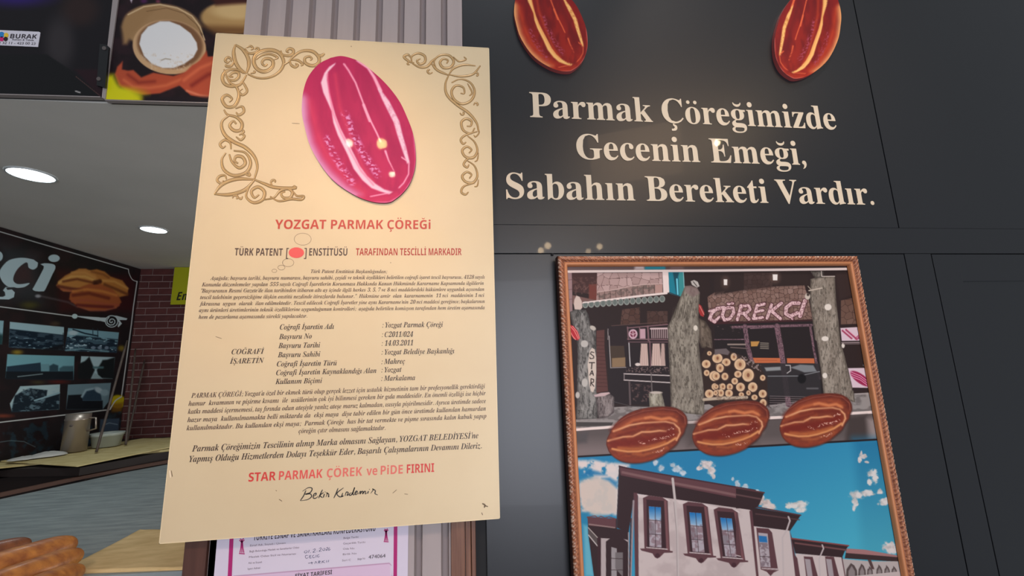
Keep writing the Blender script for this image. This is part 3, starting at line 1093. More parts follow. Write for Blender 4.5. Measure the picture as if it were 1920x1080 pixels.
def bread_paint(p, pal, soft=2.0):
    allp = [(500, 150), (1250, 150), (1250, 1060), (500, 1060)]
    p.C[:] = pal['body']
    p.grad(allp, pal['body2'], pal['body'], (700, 900), (850, 250), a=0.6)
    p.mottle(allp, pal['dark'], 60, 0.35, 0.75, 3, a=0.55, sx=1.6, sy=0.5)
    # ridge shading printed on the picture
    p.line([(760, 240), (790, 400), (830, 560), (900, 740), (980, 900)], 60, pal['dark'], 40, 0.45)
    p.line([(900, 280), (960, 420), (1020, 560), (1070, 700), (1110, 850)], 40, pal['dark'], 34, 0.5)
    p.line([(640, 300), (650, 450), (690, 620), (760, 800), (880, 950)], 50, pal['dark'], 34, 0.35)
    p.line([(745, 300), (770, 480), (830, 640), (900, 820), (960, 900)], 16, pal['glow'], 16, 0.6)
    p.line([(600, 450), (640, 620), (700, 760), (800, 880), (900, 960)], 34, pal['glow'], 28, 0.6)
    # pale left flank
    p.line([(556, 440), (566, 560), (600, 690), (650, 785), (710, 860), (800, 940), (880, 985)], 52, pal['rim'], 34, 0.95, w2=22)
    p.line([(1190, 640), (1204, 780), (1188, 880), (1130, 970), (1050, 1018), (960, 1018)], 10, pal['rimr'], 8, 0.8)
    p.line([(880, 990), (960, 1010), (1040, 1000), (1090, 975)], 30, pal['body2'], 14, 0.7)
    # gashes
    g1 = [(745, 235), (712, 255), (685, 290), (665, 345), (678, 400), (703, 455), (725, 505), (735, 570), (760, 640), (790, 700), (815, 750), (850, 830), (900, 895), (950, 938), (1000, 957), (1050, 972), (1068, 960), (1020, 945), (970, 912), (925, 870), (885, 815), (850, 745), (808, 665), (775, 600), (748, 530), (728, 460), (712, 400), (700, 330), (705, 285), (745, 242)]
    p.fill(g1, pal['gash'], 6)
    p.line([(700, 300), (712, 400), (735, 520), (775, 620), (830, 730), (890, 840), (960, 920)], 8, pal['edge'], 7, 0.7)
    p.line([(795, 240), (820, 275), (860, 345), (890, 425), (920, 505), (945, 560), (980, 630), (1000, 675)], 9, pal['gash2'], 5)
    p.line([(905, 470), (940, 560)], 15, pal['gash2'], 5)
    p.line([(1028, 730), (1045, 780), (1080, 850)], 12, pal['gash2'], 5, w2=3)
    p.line([(870, 222), (930, 262), (965, 315), (1000, 390)], 10, pal['gash2'], 5, w2=20)
    g3 = [(990, 370), (1012, 400), (1050, 450), (1080, 510), (1105, 560), (1125, 640), (1145, 710), (1165, 795), (1150, 800), (1125, 730), (1095, 640), (1075, 570), (1040, 500), (1010, 440), (985, 380)]
    p.fill(g3, pal['gash'], 6)
    p.mottle(g3, pal['flk2'], 12, 0.5, 0.7, 7, 0.6)
    p.line([(1160, 800), (1158, 860), (1130, 910), (1105, 935)], 7, pal['gash2'], 5)
    p.line([(1120, 765), (1150, 785)], 7, pal['gash2'], 4)
    p.line([(945, 985), (1050, 965)], 6, pal['gash2'], 5)
    # glints of glaze printed in the picture
    for pts, w in (([(700, 660), (730, 740), (780, 820), (840, 905)], 46), ([(800, 520), (850, 640), (900, 740), (985, 860)], 50)):
        i = p.sel(640, 1010, 500, 930)
        x, y = p.X[i], p.Y[i]
        d = np.full(len(i), 1e9)
        for k in range(len(pts) - 1):
            ax, ay = pts[k]
            ex, ey = pts[k + 1][0] - ax, pts[k + 1][1] - ay
            t = np.clip(((x - ax) * ex + (y - ay) * ey) / (ex * ex + ey * ey), 0, 1)
            d = np.minimum(d, np.hypot(x - ax - t * ex, y - ay - t * ey))
        n = vnoise(x / 14, y / 9, 21, 3)
        p.mix(i, pal['fleck'], sstep(w * 0.62, w * 0.15, d) * sstep(0.46, 0.66, n) * 0.9)


PINK = dict(body=(186, 40, 92), body2=(208, 54, 98), dark=(168, 34, 84), glow=(220, 68, 102), rim=(222, 168, 208), rimr=(240, 150, 190), gash=(244, 200, 218), gash2=(246, 170, 196), edge=(236, 110, 150), fleck=(226, 156, 206), flk2=(220, 140, 170))
BROWN = dict(body=(132, 22, 24), body2=(176, 48, 26), dark=(98, 14, 22), glow=(206, 74, 34), rim=(244, 178, 112), rimr=(232, 140, 130), gash=(250, 190, 112), gash2=(228, 100, 60), edge=(240, 150, 80), fleck=(170, 70, 92), flk2=(196, 110, 52))


def cutout(name, out_px, inv, pal, D, thick, rimcol, parent=None, nr=90, na=220, **kw):
    """radial grid from the middle to the cut edge, with a real rim behind it"""
    O = np.array(smooth_line(out_px + [out_px[0]], 8))
    seg = np.r_[0, np.cumsum(np.hypot(*(O[1:] - O[:-1]).T))]
    t = np.linspace(0, seg[-1], na, endpoint=False)
    E = np.stack([np.interp(t, seg, O[:, 0]), np.interp(t, seg, O[:, 1])], 1)
    Ew = np.array([W(x, y, D) for x, y in E])
    c = Ew.mean(0)
    rr = np.linspace(0, 1, nr) ** 0.8
    P = c + (Ew[None] - c) * rr[:, None, None]
    P = P.reshape(-1, 3)
    X, Y = proj(P)
    bx, by = inv(X, Y)
    pic = Pic(bx, by)
    bread_paint(pic, pal)
    idx = np.arange(nr * na).reshape(nr, na)
    nx = np.roll(idx, -1, 1)
    F = np.stack([idx[:-1], nx[:-1], nx[1:], idx[1:]], -1).reshape(-1, 4)
    # orientation towards the viewer
    a, b, cc = P[F[na * 5, 0]], P[F[na * 5, 1]], P[F[na * 5, 2]]
    if np.cross(b - a, cc - a)[1] > 0:
        F = F[:, ::-1]
    face = obj('printed_face', P, F, M_bread, parent, col=lin(np.clip(pic.C, 0, 255)))
    V = [p for p in Ew] + [p + np.array([0, thick, 0]) for p in Ew]
    R = [(k, na + k, na + (k + 1) % na, (k + 1) % na) for k in range(na)] + [tuple(range(na, 2 * na))]
    obj('board', np.array(V) + np.array([0, 0.0002, 0]), R, rimcol, parent)
    return face


M_bread = mat('glossy_print', 'print', rough=0.55, coat=0.022, coat_r=0.02, spec=0.2)
M_rimp = mat('rim_pink', (120, 30, 60), rough=0.5)
M_rimb = mat('rim_red', (190, 90, 90), rough=0.5)
DP = DS - 0.006
out = [(380 + x / 3.0, 40 + y / 3.0) for x, y in BO]
tb = thing('bread_cutout', 'large faded pink picture of a ridged bread mounted on the gold plate', 'picture', W(672, 380, DP), 'cut-out pictures of ridged bread')
cutout('x', out, lambda X, Y: ((X - 380) * 3, (Y - 40) * 3), PINK, DP, 0.0055, M_rimp, tb, 120, 320)

# brown-red pair on the dark panelling
kx, ky = 0.215, 0.212


def fwdL(x, y):
    return (1072 + kx * (x - 1060), 122 + ky * (y - 965))


def invL(X, Y):
    return ((X - 1072) / kx + 1060, (Y - 122) / ky + 965)


ca, sa = math.cos(math.radians(6.5)), math.sin(math.radians(6.5))


def fwdR(x, y):
    u, v = -(x - 1060) * 0.205, (y - 965) * 0.212
    return (1486 + u * ca + v * sa, 136.5 - u * sa + v * ca)


def invR(X, Y):
    u0, v0 = X - 1486, Y - 136.5
    u, v = u0 * ca - v0 * sa, u0 * sa + v0 * ca
    return (1060 - u / 0.205, v / 0.212 + 965)


D2 = DW - 0.012
for f, iv, lab in ((fwdL, invL, 'red-brown ridged bread picture on dark panel, left of the pair above the slogan'),
                   (fwdR, invR, 'red-brown ridged bread picture on dark panel, right of the pair above the slogan')):
    t = thing('bread_cutout', lab, 'picture', W(*f(1020, 1020), D2), 'cut-out pictures of ridged bread')
    cutout('x', [f(x, y) for x, y in BO], iv, BROWN, D2, 0.0115, M_rimb, t, 60, 160)

# ---- slogan letters
M_letter = mat('cream_letter', (222, 204, 178), rough=0.4, spec=0.4, coat=0.12, coat_r=0.04)
DL = DW - 0.0002
tsl = thing('wall_lettering', 'large cream serif slogan in three lines on the dark panel', 'lettering', W(1290, 385, DL))
for s, x0, y0, x1, y1, h in (('Parmak Çöreğimizde', 994, 219.8, 1569, 243.3, 45.5), ('Gecenin Emeği,', 1081.8, 298.3, 1512, 309.6, 45.5), ('Sabahın Bereketi Vardır.', 949.3, 372.2, 1639.3, 384.2, 46.5)):
    for ch, P, F in text_verts(s, 'b', (x0, y0), (x1, y1), h, DL):
        V, G = thicken(P, F, 0.0012)
        c = np.array(V).mean(0)
        obj('letter' if ch.isalpha() else 'punctuation_mark', V, G, M_letter, tsl, origin=c)


# ---------------------------------------------------------------- carved frame with its printed sheet
def A6(*p):
    return [(1040 + x / 6.0, 470 + y / 6.0) for x, y in p]


def B6(*p):
    return [(1340 + x / 6.0, 470 + y / 6.0) for x, y in p]


def C6(*p):
    return [(1040 + x / 6.0, 630 + y / 6.0) for x, y in p]


def D6(*p):
    return [(1340 + x / 6.0, 630 + y / 6.0) for x, y in p]


def E6(*p):
    return [(1060 + x / 6.0, 740 + y / 6.0) for x, y in p]


def G5(*p):
    return [(1060 + x / 5.393, 880 + y / 5.393) for x, y in p]


def H5(*p):
    return [(1380 + x / 5.393, 880 + y / 5.393) for x, y in p]


WHT = (232, 212, 204)


def trunk(p, poly, base=(132, 122, 112), dark=(70, 62, 56), light=(176, 166, 154), sc=3.2, seed=1):
    p.fill(poly, base)
    P = np.array(poly)
    p.mottle(poly, light, 9, 0.40, 0.7, seed + 8, 0.6, sx=1.6, sy=0.35)
    p.mottle(poly, dark, sc, 0.5, 0.7, seed, 0.62, sx=1.5, sy=0.45)
    p.mottle(poly, light, sc * 0.8, 0.55, 0.75, seed + 3, 0.5, sx=1.6, sy=0.5)
    x1, x0 = P[:, 0].max(), P[:, 0].min()
    i, c, sd = p.cover(poly, 0.6)
    p.mix(i, dark, c * sstep(5, 0, sd) * 0.6)


def loaf(p, ox, oy, sx, sy):
    """horizontal ridged bread, traced once (crop around the first) and reused"""
    def m(*pts):
        return [(1136.7 + ox + (1060 + x / 6.0 - 1136.7) * sx, 833 + oy + (740 + y / 6.0 - 833) * sy) for x, y in pts]
    out = m((460, 560), (468, 500), (500, 430), (550, 350), (620, 270), (720, 205), (850, 160), (1000, 138), (1130, 135), (1240, 150), (1320, 195), (1362, 250), (1372, 320), (1350, 380), (1335, 430), (1290, 490), (1250, 560), (1180, 620), (1080, 690), (960, 740), (830, 768), (720, 768), (620, 745), (540, 695), (490, 640))
    out = smooth_line(out + out[:1], 3)[:-1]
    p.fill([(x + 1.2, y + 2.2) for x, y in out], (60, 34, 30), 2.0, 0.6)
    p.fill(out, (122, 56, 40), 0.8)
    i, c, sd = p.cover(out, 0.8)
    n = vnoise(p.X[i] / 9, p.Y[i] / 5, 5)
    p.mix(i, (152, 70, 42), c * sstep(0.4, 0.75, n) * 0.7)
    p.mix(i, (86, 42, 36), c * sstep(3.0, 0.5, sd) * 0.8)
    p.line(m((520, 400), (640, 290), (800, 215), (1000, 175), (1180, 170), (1290, 210), (1330, 290)), 8, (88, 34, 30), 5, 0.7)
    p.line(m((560, 330), (700, 245), (880, 185), (1100, 160), (1250, 180), (1340, 250), (1350, 330)), 1.0, (170, 104, 84), 0.9, 0.6)
    p.line(m((540, 410), (640, 372), (760, 290), (860, 268), (960, 256), (1080, 280), (1160, 262), (1230, 285)), 5, (196, 108, 66), 3.0, 0.85)
    p.line(m((545, 410), (640, 375), (720, 345), (860, 320), (1000, 312), (1130, 305), (1220, 325), (1280, 380), (1290, 430), (1250, 510)), 3.2, (224, 160, 116), 1.8, 0.95)
    p.line(m((600, 470), (760, 400), (900, 350), (1100, 335), (1200, 350)), 8, (104, 34, 28), 4, 0.6)
    p.line(m((480, 520), (560, 500), (650, 475), (760, 470), (860, 420), (960, 418), (1060, 405), (1130, 412)), 3.4, (226, 160, 114), 1.8, 0.9)
    p.line(m((540, 560), (700, 540), (900, 510), (1080, 480), (1200, 430)), 15, (112, 34, 28), 6, 0.75)
    p.line(m((530, 610), (600, 625), (700, 640), (820, 638), (940, 615), (1060, 580), (1150, 545), (1240, 490)), 3.8, (226, 154, 98), 2.0, 0.9)
    p.line(m((760, 668), (880, 678), (980, 650), (1080, 622), (1140, 590)), 4, (170, 92, 56), 3, 0.7)
    p.line(m((560, 680), (680, 725), (820, 735), (960, 715), (1080, 670)), 7, (140, 58, 40), 4, 0.6)
    p.line(m((560, 380), (700, 290), (860, 235), (1040, 215), (1200, 225)), 7, (158, 76, 50), 6, 0.6)
    p.line(m((900, 262), (960, 250), (1080, 275), (1180, 262), (1250, 300)), 4, (214, 130, 84), 3, 0.8)
    p.line(m((520, 455), (640, 425), (760, 395), (880, 365)), 4, (146, 66, 44), 3, 0.6)
    p.line(m((600, 600), (720, 612), (860, 605), (1000, 575), (1120, 535)), 5, (196, 112, 62), 4, 0.7)
    for seed, line, w in ((31, ((950, 520), (1040, 490), (1120, 485), (1215, 450)), 3.4), (37, ((1150, 400), (1190, 375), (1220, 385)), 2.5), (41, ((830, 530), (890, 552)), 3), (43, ((980, 640), (1060, 640), (1110, 610)), 3)):
        L = m(*line)
        xs, ys = [q[0] for q in L], [q[1] for q in L]
        i = p.sel(min(xs) - 3, max(xs) + 3, min(ys) - 3, max(ys) + 3)
        x, y = p.X[i], p.Y[i]
        d = np.full(len(i), 1e9)
        for k in range(len(L) - 1):
            ax, ay = L[k]
            ex, ey = L[k + 1][0] - ax, L[k + 1][1] - ay
            t = np.clip(((x - ax) * ex + (y - ay) * ey) / (ex * ex + ey * ey), 0, 1)
            d = np.minimum(d, np.hypot(x - ax - t * ex, y - ay - t * ey))
        n = vnoise(x / 1.7, y / 1.5, seed, 2)
        p.mix(i, (228, 176, 156), sstep(w, w * 0.3, d) * sstep(0.5, 0.68, n) * 0.85)


def paint_front(p):
    T = [(1050, 470), (1740, 470), (1740, 1100), (1050, 1100)]
    p.C[:] = (46, 34, 33)
    # blurred strip along the top
    p.grad([(1050, 486), (1740, 486), (1740, 506), (1050, 508)], (112, 92, 90), (62, 48, 46), (1060, 490), (1500, 490))
    p.fill(A6((900, 135), (1010, 135), (1010, 215), (900, 215)), (196, 178, 174), 4)
    p.fill(A6((1015, 135), (1245, 135), (1245, 215), (1015, 215)), (40, 128, 142), 3)
    p.fill(A6((1300, 135), (1450, 135), (1450, 215), (1300, 215)), (112, 90, 86), 4)
    # ---- facade
    sky = A6((130, 240), (1900, 235)) + B6((1560, 220)) + [(1660, 810), (1060, 815)]
    p.fill(A6((130, 240), (195, 240), (200, 700), (150, 700)), (150, 122, 122))
    for y in (330, 440, 550):
        p.line(A6((135, y + 4), (195, y - 6)), 0.8, (96, 70, 70))
    p.fill(A6((192, 245), (480, 245), (480, 500), (200, 460)), (70, 46, 44))
    p.fill(A6((385, 380), (480, 375), (480, 560), (385, 545)), (112, 58, 50), 1.5)
    p.mottle(A6((200, 300), (480, 300), (480, 560), (200, 500)), (104, 74, 68), 5, 0.5, 0.7, 4, 0.6)
    p.line(A6((220, 430), (235, 390), (250, 430), (290, 400), (300, 440), (340, 400), (350, 440), (380, 400)), 0.7, (140, 104, 96), 0.6, 0.7)
    p.fill(A6((200, 500), (480, 560), (480, 600), (200, 600)), (118, 88, 82), 1)
    # stone band on the left building
    st = A6((478, 250), (1212, 248), (1212, 480), (860, 520), (470, 570))
    p.stones(st, 14.5, (178, 148, 142), (92, 64, 62), 3, 0.55, var=22)
    st2 = A6((480, 470), (700, 440), (860, 395), (1212, 375), (1212, 480), (860, 520), (480, 560))
    p.fill(st2, (150, 122, 114))
    p.mottle(st2, (96, 84, 78), 4, 0.45, 0.65, 8, 0.7)
    for k in range(12):
        x = 500 + k * 62
        p.line(A6((x, 470 - k * 9), (x + 4, 560 - k * 7)), 0.8, (74, 52, 50))
    p.fill(A6((1130, 385), (1212, 380), (1212, 475), (1130, 480)), (178, 140, 130))
    p.line(A6((480, 465), (700, 435), (860, 398), (1000, 380), (1212, 372)), 1.6, (196, 166, 158))
    # white edge of the canopy and its grey scallops
    p.line(A6((320, 592), (700, 545), (1000, 508), (1260, 480)), 3.2, WHT)
    for k in range(14):
        x = 345 + k * 66.5
        y = 612 - k * 5.0
        p.ell(*A6((x, y - 4))[0], 5.4, 6.4, (150, 154, 146))
        p.ell(*A6((x, y - 6))[0], 3.9, 5.0, (104, 112, 106))
    p.line(A6((320, 585), (700, 538), (1000, 500), (1260, 474)), 2.2, WHT)
    p.fill(A6((1212, 240), (1280, 240), (1292, 470), (1222, 480)), WHT)
    # turquoise box
    p.fill(A6((1280, 240), (1450, 240), (1468, 540), (1290, 480)), (28, 122, 140))
    p.fill(A6((1395, 250), (1450, 245), (1464, 535), (1400, 515)), (58, 138, 138))
    p.fill(A6((1330, 245), (1400, 245), (1385, 300), (1400, 500), (1370, 500)), (22, 70, 84), 1.5)
    p.line(A6((1375, 320), (1385, 490)), 2.6, (120, 214, 230), 1.0)
    p.line(A6((1448, 245), (1464, 530)), 1.2, (150, 196, 196))
    p.line(A6((1290, 470), (1468, 540)), 1.4, (52, 50, 56))
    # dark soffit and the lit stones under it
    p.stones(A6((760, 660), (960, 640), (960, 830), (740, 830)), 10, (98, 68, 58), (44, 32, 30), 9, 0.6, a=0.75)
    p.stones(A6((1040, 680), (1270, 680), (1270, 830), (1040, 830)), 11, (92, 66, 58), (44, 32, 30), 11, 0.6, a=0.7)
    p.line(A6((640, 845), (1270, 800)), 1.2, (96, 72, 68))
    # left timber post
    trunk(p, A6((170, 690), (230, 662), (350, 668), (375, 720), (400, 830), (460, 880), (465, 1080)) + C6((470, 120), (478, 940), (245, 940), (262, 200)) + A6((250, 1000), (180, 740)), (106, 102, 98), (48, 46, 44), (166, 162, 156), 3.4, 2)
    p.fill(A6((215, 600), (222, 550), (245, 505), (280, 520), (305, 570), (312, 640), (290, 665), (225, 660)), (206, 184, 172))
    # window wall left
    p.fill(A6((470, 900), (560, 890), (560, 1080)) + C6((600, 620), (470, 640)), (92, 58, 54))
    for k in range(14):
        y = 20 + k * 42
        p.line(C6((475, y), (590, y + 4)), 0.6, (56, 34, 32))
    p.fill(C6((590, 0), (1290, 0), (1300, 780), (640, 760), (610, 620)), (42, 34, 36))
    p.fill(A6((590, 850), (1280, 830), (1280, 1080), (590, 1080)), (44, 34, 36))
    p.line(A6((600, 880), (600, 1000)), 1.0, (176, 164, 160))
    p.fill(C6((620, 110), (780, 110), (800, 350), (640, 350)), (70, 56, 46))
    p.fill(C6((645, 250), (795, 240), (795, 345), (645, 352)), (136, 110, 82), 1)
    p.line(C6((612, 0), (630, 360)), 1.2, (192, 182, 178))
    p.line(C6((635, 358), (800, 352)), 1.2, (160, 150, 146))
    p.line(C6((835, 80), (850, 340)), 1.8, (190, 184, 182))
    # glazing bars (weathered lilac brown)
    for L, w in ((A6((820, 860), (830, 1000)), 2.2), (A6((1048, 850), (1056, 1010)), 3), (A6((820, 870), (1270, 830)), 2.0), (C6((820, 35), (1270, 40)), 2), (C6((830, 68), (1270, 68)), 1.2), (A6((955, 870), (960, 990)), 2), (C6((1070, 60), (1080, 340)), 2)):
        p.line(L, w, (124, 92, 96))
    p.fill(A6((960, 880), (1020, 878), (1022, 990), (962, 990)), (190, 152, 160), 1)
    for (x0, x1, y0, y1) in ((1080, 1270, 860, 990),):
        p.fill(A6((x0, y0), (x1, y0), (x1, y1), (x0, y1)), (64, 44, 46))
        for k in range(9):
            p.line(A6((x0 + 10 + k * 22, y0 + 15), (x0 + 14 + k * 22, y1 - 8)), 1.6, (196, 172, 170), 0.7, 0.85)
        p.line(A6((x0, y0 + 18), (x1, y0 + 14)), 3.0, (206, 180, 178))
    # curtains
    for (x0, x1) in ((960, 1050), (1090, 1190), (1190, 1240)):
        p.fill(C6((x0 + 12, 85), (x1 - 8, 85), (x1 + 6, 335), (x0 - 4, 335)), (206, 178, 166))
        for k in range(4):
            x = x0 + 14 + k * (x1 - x0) / 4.2
            p.line(C6((x, 90), (x - 4, 325)), 0.9, (142, 112, 104), 0.7, 0.8)
    p.ell(*C6((935, 320))[0], 5, 3, (214, 198, 190))
    p.ell(*A6((882, 938))[0], 8.2, 9.0, (206, 170, 180))
    p.ell(*A6((882, 938))[0], 5.6, 6.2, (122, 60, 78))
    p.line(A6((850, 930), (880, 945), (915, 925)), 1.1, (222, 190, 196))
    p.line(A6((880, 905), (884, 975)), 1.1, (222, 190, 196))
    p.mottle(C6((800, 350), (1280, 350), (1290, 420), (800, 410)), (132, 108, 104), 2.2, 0.55, 0.7, 14, 0.8)
    # bench rails
    p.line(C6((780, 425), (1290, 445)), 2.0, (196, 182, 178))
    p.line(C6((780, 495), (1300, 525)), 2.0, (196, 182, 178))
    p.line(C6((782, 425), (782, 495)), 1.4, (150, 136, 134))
    p.mottle(C6((860, 540), (1080, 540), (1080, 740), (880, 740)), (110, 84, 80), 4, 0.5, 0.7, 17, 0.7)
    p.line(C6((840, 520), (850, 770)), 3.4, (92, 78, 78))
    p.line(C6((1085, 420), (1095, 620)), 2, (110, 100, 98))
    # pavement
    pav = C6((240, 940), (480, 930), (660, 800), (860, 790), (1300, 800)) + [(1640, 735), (1652, 771), (1078, 803)]
    p.fill(pav, (146, 138, 134))
    p.mottle(pav, (98, 90, 88), 7, 0.4, 0.7, 19, 0.7, sx=0.6)
    p.fill(C6((240, 968), (660, 972), (640, 1010), (240, 1020)), (70, 64, 62))
    p.line(C6((670, 740), (860, 790), (1060, 795)), 1.4, (70, 64, 64))
    trunk(p, C6((460, 670), (620, 650), (670, 690), (668, 860), (600, 915), (490, 928)), (112, 100, 98), (56, 48, 48), (160, 148, 144), 3, 5)
    p.fill(C6((440, 665), (520, 640), (610, 632), (625, 645), (560, 675), (460, 685)), (196, 168, 166))
    trunk(p, C6((1058, 650), (1120, 625), (1200, 630), (1240, 790), (1240, 800), (1070, 800)), (150, 142, 124), (92, 84, 74), (190, 182, 166), 3, 6)
    p.ell(*C6((1140, 636))[0], 12, 2.4, (190, 176, 164))
    # STAR board on the post
    p.fill(C6((395, 165), (420, 132), (450, 150), (466, 240), (468, 400), (455, 580), (432, 635), (405, 620), (382, 500), (370, 320)), (206, 190, 176))
    ink = (48, 38, 36)
    p.line(C6((440, 185), (412, 178), (402, 200), (440, 228), (438, 250), (400, 255), (396, 240)), 1.6, ink)
    p.line(C6((390, 300), (448, 300)), 2, ink)
    p.line(C6((420, 300), (414, 368)), 2, ink)
    p.line(C6((396, 440), (420, 388), (436, 442)), 1.8, ink)
    p.line(C6((404, 424), (434, 424)), 1.5, ink)
    p.line(C6((404, 560), (410, 480), (440, 490), (436, 520), (408, 524), (440, 565)), 1.7, ink)
    for cx, cy, r, q in ((335, 88, 7, 6.6), (338, 525, 5.6, 8), (258, 665, 4, 6)):
        p.ell(*C6((cx, cy))[0], r, q, (186, 180, 172), 1.0)
    p.ell(*A6((430, 870))[0], 6, 4, (190, 180, 168), 1, rot=0.5)
    # red breads pinned in the print
    for pts in (A6((170, 830), (215, 850), (262, 910), (285, 980), (262, 1010), (210, 990), (175, 930)),):
        p.fill(pts, (176, 44, 52))
        p.line(A6((175, 850), (220, 900), (265, 990)), 1.2, (238, 150, 140))
        p.line(A6((200, 850), (250, 910), (278, 985)), 1.2, (238, 150, 140))
        p.line(A6((172, 905), (205, 965), (235, 1000)), 1.4, (238, 150, 140))
    # the wide central trunk
    c = A6((1270, 860), (1310, 780), (1400, 560), (1465, 400), (1530, 395), (1600, 420), (1632, 470), (1625, 620), (1615, 760), (1640, 900)) + C6((1620, 100), (1640, 300), (1690, 500), (1680, 890), (1480, 870), (1310, 800), (1300, 500), (1285, 200))
    trunk(p, c, (126, 116, 104), (70, 62, 54), (168, 158, 142), 3.0, 12)
    for k in range(15):
        x = 1310 + k * 14
        p.line(A6((x, 790 - (k % 4) * 12), (x + 28 + (k % 3) * 9, 640 - (k % 5) * 16)), 0.8, (66, 58, 50), 0.6, 0.8)
    p.fill(A6((1466, 400), (1530, 392), (1605, 420), (1632, 480), (1560, 520), (1470, 470)), (128, 104, 102), 2, 0.7)
    p.fill(A6((1530, 345), (1570, 330), (1610, 350), (1630, 400), (1600, 415), (1545, 385)), (184, 176, 168))
    p.line(A6((1560, 350), (1600, 400)), 1.6, (74, 64, 60))
    p.ell(*A6((1585, 870))[0], 4, 5.2, (218, 206, 190))
    p.fill(A6((1622, 600), (1650, 620), (1685, 700), (1675, 745), (1640, 730), (1620, 680)), (160, 50, 50))
    p.line(A6((1630, 620), (1680, 720)), 1, (226, 150, 140))
    trunk(p, A6((1625, 760), (1700, 800), (1760, 900), (1775, 1080)) + C6((1770, 150), (1650, 130), (1630, 60)), (100, 86, 74), (56, 46, 40), (134, 118, 104), 2.6, 15)
    # dark right half: hall wall, stones and lettering CÖREKÇI
    p.fill(A6((1740, 300), (1920, 300), (1920, 1080), (1790, 1080), (1760, 880)), (44, 34, 34))
    st = A6((1720, 520), (1800, 470), (1920, 450)) + B6((100, 480), (330, 440), (700, 400), (1010, 390), (1060, 560), (1100, 770), (760, 790), (0, 800)) + A6((1740, 780))
    p.stones(st, 8.6, (128, 100, 90), (58, 38, 34), 23, 0.6, var=26)
    p.fill(B6((0, 240), (1060, 232), (1060, 380), (700, 400), (300, 450), (0, 500)), (50, 38, 36), 5, 0.85)
    p.stones(B6((330, 250), (650, 250), (650, 420), (330, 440)), 8.6, (92, 68, 62), (52, 36, 34), 24, 0.6, var=20, a=0.4)
    for (x, y, w, h) in ((122, 355, 3.4, 5.4), (680, 300, 4.6, 5.6)):
        p.ell(*B6((x, y))[0], w * 2.2, h * 2.0, (110, 84, 74), 5, 0.5)
        X0, Y0 = B6((x, y))[0]
        p.fill([(X0 - w, Y0 - h), (X0 + w, Y0 - h), (X0 + w * .9, Y0 + h), (X0 - w * .9, Y0 + h)], (232, 222, 214))
    p.fill(A6((1720, 800), (1920, 860), (1920, 780), (1740, 760)), (52, 32, 34), 1.5)
    p.line(B6((0, 815), (420, 810), (760, 795), (1100, 790)), 4.5, (64, 36, 38), 1.5)
    let = (222, 186, 186)
    ed = (74, 34, 40)
    chars = [(A6((1905, 640), (1830, 650), (1770, 700), (1745, 765), (1800, 800)) , 5.4), (A6((1800, 800), (1830, 770), (1850, 745)), 4.2),
             (B6((-60, 680), (10, 660), (60, 660)), 3.5), (B6((-20, 790), (30, 765)), 3),
             (B6((150, 640), (105, 660), (85, 730), (110, 780), (170, 765), (215, 700), (205, 645), (150, 640)), 5.2),
             (B6((150, 598), (165, 600)), 4), (B6((192, 592), (205, 594)), 4),
             (B6((300, 620), (255, 775)), 5.4), (B6((290, 625), (380, 618), (400, 660), (360, 700), (300, 705)), 4.8), (B6((330, 710), (385, 770)), 5),
             (B6((480, 615), (435, 765)), 5), (B6((480, 618), (560, 600)), 4.6), (B6((460, 690), (545, 670)), 4.4), (B6((440, 765), (540, 752)), 4.6),
             (B6((640, 610), (590, 760)), 5), (B6((750, 590), (640, 680), (740, 765)), 5.2),
             (B6((950, 590), (870, 590), (805, 640), (800, 710), (850, 740), (930, 700)), 6), (B6((860, 745), (875, 768)), 3.4),
             (B6((1015, 565), (960, 735)), 6.6)]
    for L, w in chars:
        p.line(L, w + 3.4, ed)
    for L, w in chars:
        p.line(L, w + 0.6, let)
    i = p.sel(1325, 1515, 560, 608)
    n = vnoise(p.X[i] / 1.6, p.Y[i] / 1.6, 77, 2)
    lum = p.C[i].mean(1)
    p.mix(i, (112, 66, 72), sstep(140, 175, lum) * sstep(0.52, 0.64, n) * 0.6)
    # glazed shop front to the right of the log pile
    p.fill(B6((0, 830), (1110, 790), (1150, 1080)) + D6((1230, 690), (600, 780), (0, 160)), (40, 33, 34))
    wood = (124, 92, 100)
    bars = [(B6((340, 850), (372, 1080)) + D6((420, 300)), 8), (B6((700, 850), (742, 1080)) + D6((830, 770)), 10), (B6((200, 860), (1090, 838)), 4.5), (B6((1075, 850), (1110, 1080)) + D6((1180, 480)), 4), (B6((400, 875), (700, 860)), 2), (B6((0, 1000), (330, 998)), 1.6)]
    for L, w in bars:
        p.line(L, w, wood)
    i = p.sel(1340, 1540, 605, 765)
    n = vnoise(p.X[i] / 1.5, p.Y[i] / 4.0, 81, 2)
    k = (np.abs(p.C[i] - np.array(wood)).sum(1) < 40)
    p.mix(i, (56, 40, 46), k * sstep(0.45, 0.6, n) * 0.8)
    p.mix(i, (176, 140, 148), k * sstep(0.62, 0.75, n) * 0.6)
    p.mottle(B6((20, 850), (300, 850), (300, 940), (20, 950)), (120, 98, 96), 4, 0.6, 0.75, 33, 0.6, sx=0.6)
    p.line(D6((150, 95), (345, 95)), 2.8, (150, 132, 122), 0.8)
    p.line(D6((180, 128), (360, 140)), 1.6, (122, 104, 98), 0.8)
    p.fill(D6((405, 62), (505, 60), (480, 115), (410, 118)), (186, 136, 74))
    for k in range(4):
        p.line(D6((515, 78 + k * 20), (605, 82 + k * 20)), 1.6, (160, 148, 132), 0.7, 0.8)
    p.fill(D6((430, 245), (735, 248), (740, 302), (450, 305)), (192, 104, 66))
    p.fill(D6((812, 250), (1118, 252), (1125, 308), (815, 305)), (192, 104, 66))
    p.line(D6((470, 275), (700, 275)), 0.8, (120, 60, 44), 0.5, 0.6)
